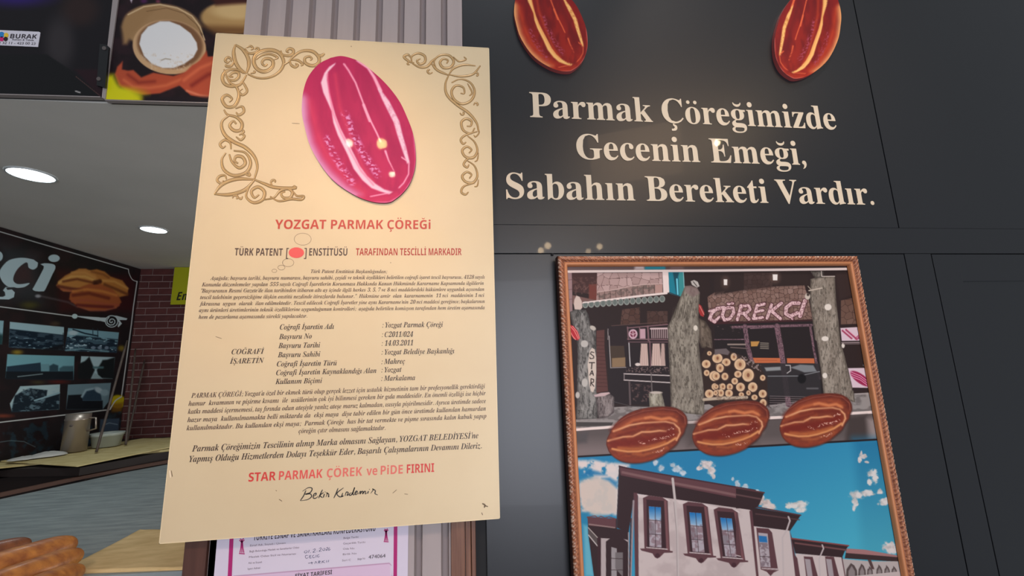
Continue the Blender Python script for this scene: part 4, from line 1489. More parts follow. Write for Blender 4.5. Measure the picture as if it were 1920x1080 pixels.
    p.fill(D6((440, 305), (1180, 310), (1200, 680), (600, 690)), (50, 46, 48), 1, 0.9)
    p.fill(D6((560, 355), (740, 345), (745, 385), (580, 395)), (140, 142, 142), 1.5)
    p.fill(D6((850, 355), (960, 322), (1110, 330), (1150, 400), (1010, 410), (930, 380)), (122, 124, 126), 1.5)
    p.line(D6((600, 452), (950, 450), (1180, 400)), 1.4, (132, 132, 134))
    p.ell(*D6((980, 480))[0], 8, 9, (24, 22, 24), 1.5)
    p.line(D6((1040, 590), (1160, 590)), 3, (96, 92, 94), 1.5)
    p.line(D6((800, 330), (850, 330), (855, 390), (815, 418)), 1.6, (186, 178, 176))
    for k in range(5):
        p.line(D6((620, 675 + k * 25), (1180, 690 + k * 20)), 1.1, (132, 118, 118), 0.6, 0.8)
    # log pile
    p.fill(C6((1690, 740), (1640, 250), (1700, 120), (1800, 150)) + D6((130, 150), (330, 230), (500, 330), (590, 470), (600, 780), (0, 800)), (54, 40, 36))
    logs = [(1830, 250, 50), (1705, 315, 42), (1860, 345, 48), (1710, 415, 30), (1795, 450, 48), (1800, 570, 36), (1740, 650, 46), (1880, 570, 30), (1830, 640, 34), (1740, 195, 24)]
    L = [C6((x, y))[0] + (r,) for x, y, r in logs]
    logsd = [(30, 250, 50), (215, 235, 36), (285, 320, 60), (130, 295, 42), (60, 360, 44), (375, 440, 62), (262, 430, 36), (115, 455, 40), (15, 450, 40), (225, 508, 32), (170, 572, 36), (290, 575, 46), (428, 575, 46), (90, 570, 34), (15, 570, 26), (160, 645, 38), (70, 640, 36), (540, 650, 42), (448, 690, 30), (545, 755, 40), (540, 470, 28), (300, 660, 26), (380, 640, 26), (10, 640, 24)]
    L += [D6((x, y))[0] + (r,) for x, y, r in logsd]
    for q, (x, y, r) in enumerate(L):
        r = r * 1.12 / 6.0
        p.ell(x + 0.8, y + 0.5, r * 1.12, r * 1.15, (74, 52, 46), 0.8)
        p.ell(x, y, r * (0.94 + 0.1 * math.sin(q * 2.1)), r * (0.98 + 0.08 * math.cos(q * 1.7)), (218, 182, 146), 0.8)
        p.ell(x, y, r * 0.62, r * 0.66, (196, 156, 116), 1.4, 0.8)
        p.ell(x + 0.4, y, r * 0.24, r * 0.34, (128, 78, 58), 1.0, 0.9)
    p.line(C6((1680, 715), (1920, 695)) + D6((120, 700), (360, 690)), 5.5, (184, 164, 142), 1.0)
    p.mottle(D6((0, 680), (360, 670), (360, 720), (0, 730)), (110, 88, 74), 2.5, 0.5, 0.65, 51, 0.6)
    p.fill(D6((0, 150), (130, 140), (170, 180), (150, 215), (60, 200), (0, 215)), (104, 92, 92), 1)
    p.mottle(D6((180, 190), (340, 230), (520, 330), (520, 400), (420, 360), (250, 240)), (156, 136, 130), 3, 0.45, 0.6, 52, 0.8)
    # the right trunk, signs and stones behind it
    st = B6((1420, 560), (1620, 520), (1660, 820), (1420, 830))
    p.stones(st, 13, (110, 82, 70), (56, 38, 34), 55, 0.6, var=20, a=0.9)
    p.fill(B6((1360, 250), (1560, 240), (1600, 470), (1400, 560)), (54, 40, 38), 3, 0.9)
    t = B6((1080, 320), (1200, 290), (1350, 285), (1365, 560), (1390, 780), (1420, 1080)) + D6((1440, 150), (1500, 380), (1560, 620), (1580, 745), (1400, 700), (1230, 690), (1200, 400), (1150, 60)) + B6((1130, 1000), (1100, 760), (1075, 560))
    trunk(p, t, (128, 116, 104), (74, 66, 58), (170, 158, 144), 2.8, 61)
    trunk(p, B6((1080, 232), (1225, 230), (1230, 300), (1130, 310)), (96, 88, 80), (50, 44, 40), (150, 140, 130), 2.6, 63)
    p.line(B6((1200, 232), (1205, 290), (1350, 288)), 1.4, (200, 186, 176))
    p.line(B6((1060, 450), (1210, 420)), 2.0, (196, 180, 164))
    p.line(B6((1050, 400), (1085, 440)), 1.4, (170, 156, 140))
    p.ell(*B6((1045, 515))[0], 5, 6, (196, 182, 168), 1)
    p.ell(*B6((1050, 495))[0], 2.4, 2.6, (60, 48, 44), 1)
    for X0, Y0, a, b in [B6((1275, 635))[0] + (6.6, 6.0), B6((1242, 990))[0] + (6.6, 4.6), D6((1240, 445))[0] + (4.6, 5.0), D6((1445, 108))[0] + (3, 4.6)]:
        p.ell(X0, Y0, a, b, (222, 210, 198), 0.9)
    for q in (B6((1415, 870), (1700, 855), (1710, 1010), (1430, 1015)), D6((1500, 362), (1760, 358), (1800, 585), (1550, 580))):
        p.fill(q, (212, 188, 196))
    for a, b in (((1440, 900), (1540, 985)), ((1480, 890), (1600, 995)), ((1690, 890), (1590, 990)), ((1660, 900), (1620, 985))):
        p.line(B6(a, b), 3.6, (158, 62, 90), 1.2)
        p.line(B6((a[0] + 8, a[1] - 6), (b[0] + 8, b[1] - 6)), 1.0, (232, 168, 188), 0.6)
    p.ell(*D6((1640, 480))[0], 22, 8.5, (150, 40, 76), 1.2, rot=0.62)
    for dy in (-22, 2, 26):
        p.line(D6((1540, 430 + dy), (1640, 470 + dy), (1740, 545 + dy)), 1.2, (232, 158, 186), 0.8)
    p.line(B6((1430, 1035), (1710, 1030)), 1.8, (150, 132, 132))
    p.line(D6((1450, 90), (1720, 85)), 1.4, (120, 104, 104))
    p.fill(D6((1665, 330), (1740, 270), (1760, 310), (1680, 340)), (112, 112, 112), 1)
    p.line(D6((1560, 600), (1800, 600)), 4.5, (46, 34, 36), 1)
    p.line(D6((1580, 652), (1820, 650)), 1.6, (172, 160, 156))
    # ---- borders: white rules, blurred band, black rule
    p.line([(1050, 509.3), (1062, 509.2), (1340, 507.3), (1620, 503.8)], 4.6, WHT)
    p.line([(1070, 806.5), (1150, 800.5), (1400, 786), (1660, 771.5)], 5.2, WHT)
    band = [(1070, 809), (1400, 789), (1670, 774), (1674, 821), (1400, 836), (1075, 855)]
    p.fill(band, (122, 108, 106))
    p.grad(band, (92, 82, 80), (124, 110, 108), (1080, 815), (1080, 845))
    p.fill([(1075, 812), (1104, 810), (1100, 830), (1075, 832)], (84, 78, 78), 5)
    p.fill([(1290, 795), (1400, 790), (1420, 830), (1290, 836)], (84, 72, 70), 12, 0.9)
    p.fill([(1392, 800), (1425, 794), (1430, 812), (1395, 818)], (140, 118, 106), 8, 0.8)
    p.fill([(1590, 782), (1625, 778), (1625, 826), (1585, 828)], (66, 56, 54), 6, 0.9)
    p.fill([(1626, 786), (1650, 782), (1660, 824), (1632, 826)], (150, 136, 132), 8, 0.9)
    # ---- sky and old house
    skyp = [(1070, 858), (1400, 840), (1680, 822), (1740, 1100), (1070, 1100)]
    p.fill(skyp, (52, 146, 184))
    p.grad(skyp, (40, 124, 166), (70, 164, 188), (1400, 830), (1500, 1060))
    p.grad([(1600, 822), (1680, 820), (1740, 1100), (1620, 1100)], (34, 112, 152), (70, 156, 176), (1640, 830), (1640, 1050), soft=14, a=0.8)
    cl = (218, 204, 198)
    clouds = [((1080, 862), (1180, 870), (1180, 885), (1120, 884), (1080, 875)), ((1084, 900), (1150, 890), (1175, 930), (1172, 968), (1090, 960)),
              ((1084, 868), (1110, 862), (1165, 874), (1165, 900), (1150, 905), (1095, 890))]
    for k, q in enumerate(clouds):
        p.mottle(q, cl, 14, 0.30, 0.5, 90 + k, 0.95, soft=5)
    p.fill(G5((150, 120), (300, 70), (440, 110), (520, 200), (525, 440), (300, 470), (180, 420), (140, 260)), (204, 188, 176), 6, 0.95)
    p.fill(G5((160, 60), (250, 0), (330, 20), (420, 60), (300, 60)), (30, 110, 160), 4, 0.8)
    p.fill(G5((370, 90), (450, 80), (530, 130), (520, 190), (440, 120)), (36, 116, 164), 4, 0.8)
    p.fill(G5((160, 430), (240, 440), (230, 560), (180, 620)), (40, 124, 160), 4, 0.8)
    p.fill(G5((180, 560), (230, 570), (290, 1080), (200, 1080)), (110, 176, 190), 5, 0.8)

    def puff(L, col=(226, 210, 204), s=2.2, a=0.95):
        x0, x1 = min(q[0] - q[2] * 1.6 for q in L), max(q[0] + q[2] * 1.6 for q in L)
        y0, y1 = min(q[1] - q[3] * 1.6 for q in L), max(q[1] + q[3] * 1.6 for q in L)
        i = p.sel(x0, x1, y0, y1)
        X, Y = p.X[i], p.Y[i]
        m = np.full(len(i), -9.0)
        for x, y, rx, ry in L:
            m = np.maximum(m, 1.15 - np.hypot((X - x) / rx, (Y - y) / ry))
        n = vnoise(X / 5.5, Y / 4.5, 201, 4) - 0.5
        k = sstep(-0.15, 0.5, m + n * 1.15)
        sh = sstep(0.3, 0.8, vnoise(X / 7, Y / 6, 207, 3))[:, None]
        p.C[i] = p.C[i] * (1 - k[:, None] * a) + (np.array(col, float) * (1 - 0.14 * sh)) * k[:, None] * a
    puff([(1325, 872, 13, 9), (1334, 882, 8, 11), (1312, 878, 6, 4), (1338, 894, 3, 6)])
    puff([(1270, 880, 11, 7), (1262, 872, 6, 5), (1280, 886, 7, 6), (1230, 868, 5, 5), (1240, 878, 6, 6)], (214, 216, 220), 3, 0.85)
    puff([(1383, 908, 5, 6), (1374, 898, 3, 4), (1398, 912, 6, 5, ), (1418, 922, 7, 5), (1427, 932, 5, 8)], (220, 222, 226), 2.6, 0.85)
    puff([(1436, 944, 10, 8), (1446, 950, 10, 6), (1427, 940, 5, 9)], (222, 200, 190))
    puff([(1490, 948, 16, 6), (1502, 946, 13, 7), (1500, 956, 10, 5), (1478, 950, 6, 3)], (222, 212, 204))
    puff([(1617, 856, 7, 5), (1612, 862, 4, 5), (1625, 866, 5, 3), (1615, 850, 2, 5)])
    puff([(1636, 888, 8, 7), (1641, 896, 6, 10), (1630, 905, 4, 6), (1640, 884, 3, 5), (1607, 928, 13, 8), (1603, 942, 6, 9), (1601, 954, 3, 5), (1626, 925, 12, 6), (1650, 922, 6, 5), (1662, 940, 12, 6), (1668, 936, 10, 6), (1655, 945, 8, 4)], (222, 212, 206))
    puff([(1668, 1025, 12, 9), (1672, 1032, 10, 8), (1692, 1010, 4, 12), (1690, 1028, 8, 6)], (220, 206, 200))
    # roofs and walls (pink-white plaster, plum timber)
    wall, wal2, tim, tm2, dk = (196, 180, 176), (176, 162, 160), (92, 60, 64), (118, 78, 80), (54, 38, 40)
    # small left wing
    p.fill(G5((225, 490), (520, 500), (520, 600), (640, 620), (640, 1090), (290, 1090), (232, 660)), dk)
    p.fill(G5((222, 480), (510, 500), (510, 590), (235, 570)), (96, 62, 66))
    p.line(G5((240, 555), (500, 590)), 2.4, (142, 116, 112))
    p.line(G5((220, 485), (300, 470), (330, 490), (360, 475), (400, 492), (440, 480), (510, 502)), 1.8, (110, 66, 64))
    p.fill(G5((232, 590), (320, 680), (325, 775), (236, 670)), (86, 76, 74))
    p.line(G5((232, 590), (325, 690)), 1.6, (176, 164, 158))
    p.line(G5((235, 665), (325, 775)), 2, (186, 176, 172))
    p.fill(G5((325, 690), (360, 690), (360, 1090), (325, 1090)), (60, 38, 42))
    p.fill(G5((360, 695), (450, 700), (410, 730), (412, 1090), (360, 1090)), wal2)
    p.fill(G5((412, 740), (640, 720), (640, 1090), (412, 1090)), dk)
    p.fill(G5((465, 785), (520, 800), (520, 1090), (465, 1090)), (150, 142, 142))
    p.fill(G5((505, 840), (582, 840), (582, 1090), (505, 1000)), (112, 104, 104), 1)
    p.line(G5((465, 900), (582, 905)), 1, dk)
    p.line(G5((465, 1018), (582, 1018)), 1, dk)
    p.fill(G5((590, 705), (632, 715), (632, 735)), wal2)
    # main block eaves
    p.fill(G5((540, 0), (1920, 210), (1920, 470), (1500, 410), (700, 240), (640, 640), (520, 590)), dk)
    p.fill(G5((540, -40), (620, -20), (1920, 215), (1920, 330), (560, 60)), (96, 62, 66))
    p.line(G5((580, 30), (1100, 140), (1500, 215), (1920, 300)), 4.4, (124, 90, 90), 1.2)
    p.line(G5((545, -30), (640, -8), (1920, 212)), 2.6, (70, 44, 50))
    p.line(G5((548, -30), (520, 590)), 2.2, (60, 52, 58))
    w1 = G5((735, 250), (1100, 300), (1870, 410), (1920, 640), (1920, 1090), (740, 1090))
    p.fill(w1, wall)
    p.fill(H5((-20, 390), (135, 420), (225, 1090), (-20, 1090)), wall)
    p.fill(G5((690, 235), (735, 240), (742, 1090), (705, 1090)), tim)
    p.line(G5((690, 320), (660, 1080)), 3.5, (150, 136, 138), 1)
    p.line(G5((665, 500), (650, 1080)), 2.6, (70, 50, 54))
    p.line(G5((640, 640), (640, 1080)), 2, (160, 148, 148))
    p.mottle(w1, (168, 150, 148), 26, 0.4, 0.7, 101, 0.5)
    # windows of the main block
    for (ox, oy, sx) in ((0, 0, 1.0), (402, 62, 1.0), (712, 118, 0.96)):
        def m(*q):
            return G5(*[(790 + ox + (x - 790 + (y - 270) * ox / 6200.0) * sx, y + oy - (ox * 0.03 * (y - 270) / 550)) for x, y in q])
        p.fill(m((725, 248), (835, 262), (790, 290), (745, 285)), (206, 190, 186))
        p.fill(m((985, 285), (1040, 300), (1065, 325), (1020, 320)), (206, 190, 186))
        p.fill(m((785, 290), (840, 265), (980, 282), (1035, 320), (1058, 830), (800, 800)), tim)
        p.fill(m((820, 305), (1000, 320), (1018, 800), (828, 785)), (58, 38, 42))
        p.line(m((1010, 325), (1036, 815)), 4.4, tm2, 1)
        p.fill(m((845, 375), (965, 385), (972, 790), (852, 780)), (168, 158, 164))
        p.grad(m((845, 375), (965, 385), (968, 520), (850, 500)), (30, 108, 170), (150, 176, 200), m((900, 380))[0], m((900, 510))[0])
        p.fill(m((850, 520), (900, 545), (905, 660), (852, 655)), (132, 122, 128), 1)
        p.mottle(m((848, 500), (968, 500), (972, 790), (852, 780)), (120, 90, 96), 5, 0.45, 0.65, 110 + int(ox), 0.6)
        p.line(m((908, 380), (912, 785)), 1.0, (60, 42, 46))
        p.line(m((848, 515), (968, 520)), 1.0, (60, 42, 46))
        p.line(m((850, 655), (970, 662)), 1.0, (60, 42, 46))
        p.line(m((822, 790), (1030, 808)), 1.8, (196, 180, 178))
        p.fill(m((755, 802), (800, 800), (1050, 822), (1088, 828), (1085, 842), (1000, 845), (955, 890), (930, 902), (905, 890), (880, 850), (770, 822)), tim)
        p.ell(*m((932, 872))[0], 4.4, 4.4, (70, 42, 48), 1)
    # downpipe
    p.line(G5((1085, 95), (1110, 320), (1128, 640), (1138, 1090)), 4.6, (190, 178, 174), 0.8)
    p.line(G5((1096, 330), (1124, 640), (1132, 1090)), 1.0, (140, 124, 124), 0.7)
    # second block, right
    p.fill(G5((1868, 410), (1925, 420), (1960, 1090), (1925, 1000)), tim)
    p.fill(H5((0, 180), (285, 238), (245, 335), (215, 390), (0, 395)), dk)
    p.line(H5((0, 185), (285, 236)), 2.6, (88, 56, 60))
    p.line(H5((0, 255), (250, 300)), 2.6, (100, 72, 72), 1.5)
    p.fill(H5((0, 440), (20, 520), (55, 880), (0, 880)), tim)
    p.line(H5((0, 868), (45, 880)), 1.6, (196, 180, 178))
    p.fill(H5((135, 420), (180, 430), (245, 1090), (205, 1090)), tim)
    p.fill(H5((160, 385), (655, 465), (545, 625), (180, 575)), dk)
    p.line(H5((215, 382), (655, 464)), 2.4, (84, 54, 58))
    p.line(H5((200, 450), (640, 510)), 2.0, (90, 64, 64), 1.4)
    p.fill(H5((180, 575), (540, 620), (610, 1090), (230, 1090)), wall)
    p.fill(H5((205, 590), (330, 600), (365, 640), (425, 1015), (250, 1010)), tim)
    p.fill(H5((225, 640), (320, 650), (350, 990), (250, 985)), (170, 158, 162))
    p.fill(H5((228, 670), (310, 678), (318, 740), (235, 735)), (40, 108, 164), 1)
    p.mottle(H5((232, 740), (322, 745), (350, 990), (250, 985)), (110, 92, 98), 4, 0.45, 0.6, 140, 0.7)
    p.line(H5((240, 880), (345, 885)), 1, dk)
    p.line(H5((262, 1000), (420, 1008)), 1.6, (196, 180, 178))
    p.fill(H5((250, 1012), (430, 1020), (380, 1045), (350, 1080), (310, 1035)), tim)
    p.line(H5((530, 480), (545, 520), (515, 610), (470, 690), (480, 1090)), 3.0, (186, 172, 170), 0.8)
    p.fill(H5((545, 620), (565, 690), (640, 1090), (600, 1090)), tim)
    # third block
    p.fill(H5((560, 695), (1140, 770), (1100, 830), (1070, 900), (600, 850)), dk)
    p.line(H5((560, 698), (1138, 772)), 2.6, (128, 70, 70))
    p.line(H5((600, 745), (1110, 815)), 3.0, (110, 72, 72), 1)
    p.fill(H5((600, 850), (1065, 890), (1110, 1090), (640, 1090)), wall)
    for x in (700, 915):
        p.fill(H5((x - 15, 880), (x + 75, 885), (x + 130, 1090), (x + 10, 1090)), tim)
        p.fill(H5((x - 5, 905), (x + 50, 910), (x + 75, 1085), (x + 22, 1085)), (160, 148, 150), 1)
    p.line(H5((872, 765), (885, 800), (855, 870), (840, 910), (850, 1080)), 2.6, (186, 172, 170), 0.8)
    p.fill(H5((1065, 890), (1078, 890), (1120, 1090), (1100, 1090)), tim)
    p.fill(H5((600, 870), (620, 900), (650, 1090), (620, 1090)), tim)
    # far arcade
    p.fill(H5((1115, 810), (1700, 885), (1640, 935), (1100, 900)), (60, 44, 44))
    p.fill(H5((1120, 800), (1300, 812), (1700, 882), (1680, 892), (1110, 845)), (158, 112, 110))
    p.fill(H5((1078, 905), (1360, 930), (1640, 930), (1670, 1090), (1110, 1090)), (176, 164, 160))
    p.fill(H5((1330, 910), (1365, 915), (1400, 1010), (1370, 1010)), (84, 62, 60))
    for x, w, y in ((1170, 105, 950), (1275, 70, 955), (1355, 52, 980), (1450, 56, 965), (1528, 52, 970), (1600, 50, 978)):
        p.fill(H5((x - w / 2 - 6, 1090), (x - w / 2, 1010), (x - w / 4, y + 22), (x - 8, y - 2), (x + w / 4, y + 22), (x + w / 2, 1020), (x + w / 2 + 6, 1090)), (84, 70, 68))
        p.fill(H5((x - w / 3.2, 1090), (x - w / 3.2, 1030), (x, y + 25), (x + w / 3.2, 1030), (x + w / 3.2, 1090)), (136, 124, 122), 1)
    p.fill(H5((1640, 930), (1660, 940), (1730, 1090), (1670, 1090)), (90, 160, 180), 1)
    # black rule above the sky, breads over everything
    p.line([(1070, 857), (1140, 853), (1400, 838), (1680, 822)], 3.6, (36, 28, 30))
    loaf(p, 161, -13, 0.953, 0.976)
    loaf(p, 0, 0, 1, 1)
    loaf(p, 325, -28, 0.892, 0.955)


# frame corners: outer edge traced, running on below the photograph
fo = [(1045, 480.5), (1609, 477.5)]
zbot = W(1400, 1500, DF)[2]
o1, o2 = W(1045, 480.5, DF - 0.014), W(1609, 477.5, DF - 0.014)
ol, orr = W(1077.6, 1080, DF - 0.014), W(1718, 1080, DF - 0.014)
x0, x1 = (o1[0] + ol[0]) / 2, (o2[0] + orr[0]) / 2
z1 = (o1[2] + o2[2]) / 2
TF = thing('framed_print', 'shop front, three breads and old house printed in a carved copper-gold frame', 'picture', (x0, DW, zbot))
fw = W(1072, 700, DF - 0.014)[0] - W(1057.5 - 0.2, 700, DF - 0.014)[0]
fw = (W(1086, 900, DF)[0] - W(1068, 900, DF - 0.014)[0])
M_carve = mat('carved_gilt', 'print', rough=0.5, metal=0.15)
M_gilt = mat('copper_gold_fillet', (196, 130, 86), rough=0.4, metal=0.2)
M_sheet = M_print


def moulding(a, b, inward, seed):
    """one side of the frame: carved outer roll and a smooth inner fillet, mitred at both ends"""
    a, b = np.array(a, float), np.array(b, float)
    L = np.linalg.norm(b - a)
    t = (b - a) / L
    inn = np.array(inward, float)
    prof = [(0.0, 0.028), (0.0, 0.008), (0.06, 0.002), (0.16, 0.0), (0.28, -0.001), (0.40, 0.0), (0.50, 0.003), (0.58, 0.006), (0.62, 0.004), (0.74, 0.003), (0.88, 0.004), (0.94, 0.007), (1.0, 0.013)]
    n = int(L / 0.0028)
    V, col = [], []
    for i in range(n + 1):
        s = i / n
        for j, (u, d) in enumerate(prof):
            w = u * fw
            p = a + t * (w + (L - 2 * w) * s) + inn * w
            ph = (w + (L - 2 * w) * s)
            bump = 0.0
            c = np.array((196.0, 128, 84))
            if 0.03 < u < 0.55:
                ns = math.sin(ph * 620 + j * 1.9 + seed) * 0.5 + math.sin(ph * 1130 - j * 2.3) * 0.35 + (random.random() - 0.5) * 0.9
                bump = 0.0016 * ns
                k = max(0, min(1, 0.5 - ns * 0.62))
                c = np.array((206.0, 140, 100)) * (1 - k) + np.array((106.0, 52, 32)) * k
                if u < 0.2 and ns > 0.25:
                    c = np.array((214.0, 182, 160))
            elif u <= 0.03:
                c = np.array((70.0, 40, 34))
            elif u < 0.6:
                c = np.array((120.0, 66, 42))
            V.append((p[0], DF - 0.014 + d - bump, p[2]))
            col.append(c)
    k = len(prof)
    idx = np.arange((n + 1) * k).reshape(n + 1, k)
    F = np.stack([idx[:-1, :-1], idx[:-1, 1:], idx[1:, 1:], idx[1:, :-1]], -1).reshape(-1, 4)
    V = np.array(V)
    q = F[k * 3 + 4]
    if np.cross(V[q[1]] - V[q[0]], V[q[2]] - V[q[0]])[1] > 0:
        F = F[:, ::-1]
    return V, F, lin(np.array(col))


random.seed(4)
for a, b, inn, nm in (((x0, 0, z1), (x1, 0, z1), (0, 0, -1), 0), ((x0, 0, zbot), (x0, 0, z1), (1, 0, 0), 1), ((x1, 0, zbot), (x1, 0, z1), (-1, 0, 0), 2), ((x0, 0, zbot), (x1, 0, zbot), (0, 0, 1), 3)):
    V, F, c = moulding(a, b, inn, nm)
    obj('moulding', V, F, M_carve, TF, col=c)
DPp = DF + 0.0005
xi0, xi1 = x0 + fw - 0.002, x1 - fw + 0.002
zi1 = z1 - fw + 0.002
cc = []
for (x, z) in ((xi0, zi1), (xi1, zi1), (xi1, zbot + fw - 0.002), (xi0, zbot + fw - 0.002)):
    X, Y = proj(np.array([[x, DPp, z]]))
    cc.append((float(X[0]), float(Y[0])))
obj('backing_board', *box(xi0, xi1, DPp + 0.0006, DW - 0.0005, zbot + fw - 0.002, zi1), mat('board_dark', (60, 48, 44), rough=0.8), TF)
# detailed part that shows, and the plain continuation below the frame of view
X, Y = proj(np.array([[xi0, DPp, W(1400, 1100, DPp)[2]], [xi1, DPp, W(1400, 1100, DPp)[2]]]))
print_quad('printed_sheet', [cc[0], cc[1], (float(X[1]), float(Y[1])), (float(X[0]), float(Y[0]))], DPp, 1.0, paint_front, TF, M_print)
zz = W(1400, 1100, DPp)[2]
obj('sheet_border', [(xi0, DPp, zz), (xi1, DPp, zz), (xi1, DPp, zbot + fw - 0.002), (xi0, DPp, zbot + fw - 0.002)], [(0, 3, 2, 1)], mat('print_plaster', (188, 172, 168), rough=0.4), TF)


# ---------------------------------------------------------------- certificate under the plate
DC = DW - 0.0075
M_paper = mat('certificate_paper', 'print', rough=0.6, spec=0.3)
M_pink = mat('magenta_ink', (176, 30, 110), rough=0.6)
M_cink = mat('certificate_ink', (60, 48, 56), rough=0.6)
M_cgrey = mat('certificate_small_ink', (120, 104, 116), rough=0.6)
M_pen = mat('pen_ink', (70, 76, 110), rough=0.6)


def K(x, y):
    return (290 + x / 2.954, 790 + y / 2.954)


zb1 = W(600, 1190, DC)[2]
ca_, cb_ = W(404.5, 1040, DC), W(765, 1040, DC)
zt1 = W(600, 955, DC)[2]
TC = thing('tariff_certificate', 'white and lilac price tariff certificate with magenta border hanging below the gold plate', 'certificate', ((ca_[0] + cb_[0]) / 2, DC, zb1))


def cert(p):
    p.C[:] = (216, 206, 222)
    p.fill([K(445, 600), K(1320, 560), K(1320, 1000), K(430, 1000)], (218, 208, 222), 2)
    p.fill([K(440, 862), K(1305, 785), K(1312, 1100), K(430, 1100)], (218, 190, 214), 1.5)
    p.line([K(440, 858), K(1300, 786), K(1312, 800), K(1316, 1100)], 0.8, (170, 110, 150), 0.5, 0.7)


v = [(ca_[0], zt1), (cb_[0], zt1), (cb_[0], zb1), (ca_[0], zb1)]
pxs = []
for x, z in v:
    X, Y = proj(np.array([[x, DC, z]]))
    pxs.append((float(X[0]), float(Y[0])))
print_quad('paper', pxs, DC, 2.0, cert, TC, M_paper)
cI = DC - 0.0005


def bar(pts, m, name):
    obj(name, [W(*p, cI) for p in pts], [tuple(reversed(range(len(pts))))], m, TC)


bar([K(419, 560), K(441, 560), K(421, 990), K(398, 990)], M_pink, 'border_strip')
bar([K(1325, 540), K(1345, 540), K(1341, 990), K(1321, 990)], M_pink, 'border_strip')


def ct(s, sty, x0_, y0_, x1_, y1_, h, m, nm='text_line'):
    text_line(nm, s, sty, K(x0_, y0_), K(x1_, y1_), h, cI, m, TC)


ct('TÜRKİYE ESNAF VE SANATKARLARI KONFEDERASYONU', 'sb', 546, 660, 1222, 607, 11, M_cink, 'heading')
ct('FİYAT TARİFESİ', 'sb', 778, 868, 982, 846, 7.5, M_cink, 'heading')
for a in (('Esnaf Adı, Soyadı / Ünvanı', 528, 693, 725, 678), ('Bağlı Bulunduğu Meslek ve Sanatkarlar Odası', 525, 726, 800, 703), ('Meslek Odası Sicil ve Numarası', 522, 757, 782, 738), ('Adı ve Soyadı', 518, 790, 594, 784), ('İşyeri Adresi', 515, 822, 584, 816),
          ('Belge Tarihi', 1046, 652, 1128, 645), ('Geçerlilik Tarihi', 1044, 682, 1166, 674), ('Oda No', 1043, 712, 1106, 708), ('Birlik No', 1042, 742, 1118, 736), ('Seri C', 1038, 776, 1086, 772), ('Belge No', 1124, 768, 1166, 764)):
    ct(a[0], 's', *a[1:], 3.6, M_cgrey)
ct('474064', 's', 1184, 762, 1278, 754, 7, M_cink, 'number')


def pen(L, nm, m, w=0.9):
    obj(nm, *join(*[ribbon([K(*p) for p in s], w, cI, lambda x, y: (x, y), True, 4) for s in L]), m, TC)


pen([[(836, 716), (828, 724), (836, 730), (846, 722), (838, 714)], [(856, 712), (852, 728)], [(862, 728), (865, 727)],
     [(876, 712), (888, 706), (888, 714), (876, 726), (892, 724)], [(898, 720), (901, 719)],
     [(910, 706), (920, 700), (922, 708), (910, 720), (926, 718)], [(934, 704), (930, 712), (938, 716), (944, 706), (936, 702)], [(950, 700), (958, 698), (956, 706), (948, 714), (960, 712)], [(970, 698), (962, 706), (964, 714), (972, 710), (966, 706)]], 'handwriting', M_pen)
pen([[(850, 744), (838, 742), (834, 752), (842, 760), (852, 752)], [(868, 742), (858, 744), (860, 758), (870, 756)], [(858, 750), (866, 749)], [(884, 740), (874, 746), (878, 756), (888, 752)], [(894, 740), (894, 754)], [(912, 738), (902, 742), (904, 752), (914, 748)]], 'handwriting', M_pen)
pen([[(850, 786), (878, 782)], [(868, 778), (872, 792)], [(886, 790), (892, 776), (900, 788)], [(908, 788), (908, 774), (918, 776), (908, 782), (920, 786)], [(928, 772), (926, 786)], [(942, 770), (930, 778), (944, 784)], [(952, 770), (952, 782)], [(964, 768), (962, 780)]], 'handwriting', M_pen)
for (x, y, s) in ((483, 690, 1.0), (1282, 630, 0.85)):
    L = []
    for k in (-1, 0, 1):
        L.append([(x + k * 3 * s, y - 30 * s), (x + k * 5 * s, y + 5 * s), (x + k * 11 * s, y + 38 * s)])
    L.append([(x - 14 * s, y - 32 * s), (x, y - 22 * s), (x + 14 * s, y - 34 * s)])
    L.append([(x - 10 * s, y - 40 * s), (x, y - 32 * s), (x + 10 * s, y - 42 * s)])
    L.append([(x - 16 * s, y + 42 * s), (x + 16 * s, y + 44 * s)])
    obj('emblem', *join(*[ribbon([K(*p) for p in q], 1.9, cI, lambda a, b: (a, b), False, 4) for q in L]), M_pink, TC)

# ---------------------------------------------------------------- banner boards over the opening
M_gloss = mat('banner_print', 'print', rough=0.45, spec=0.2, coat=0.08, coat_r=0.08)
M_alu = mat('aluminium', (170, 160, 158), rough=0.4, metal=0.4)
M_dkpl = mat('black_plastic', (24, 25, 27), rough=0.35)
DBn = DW


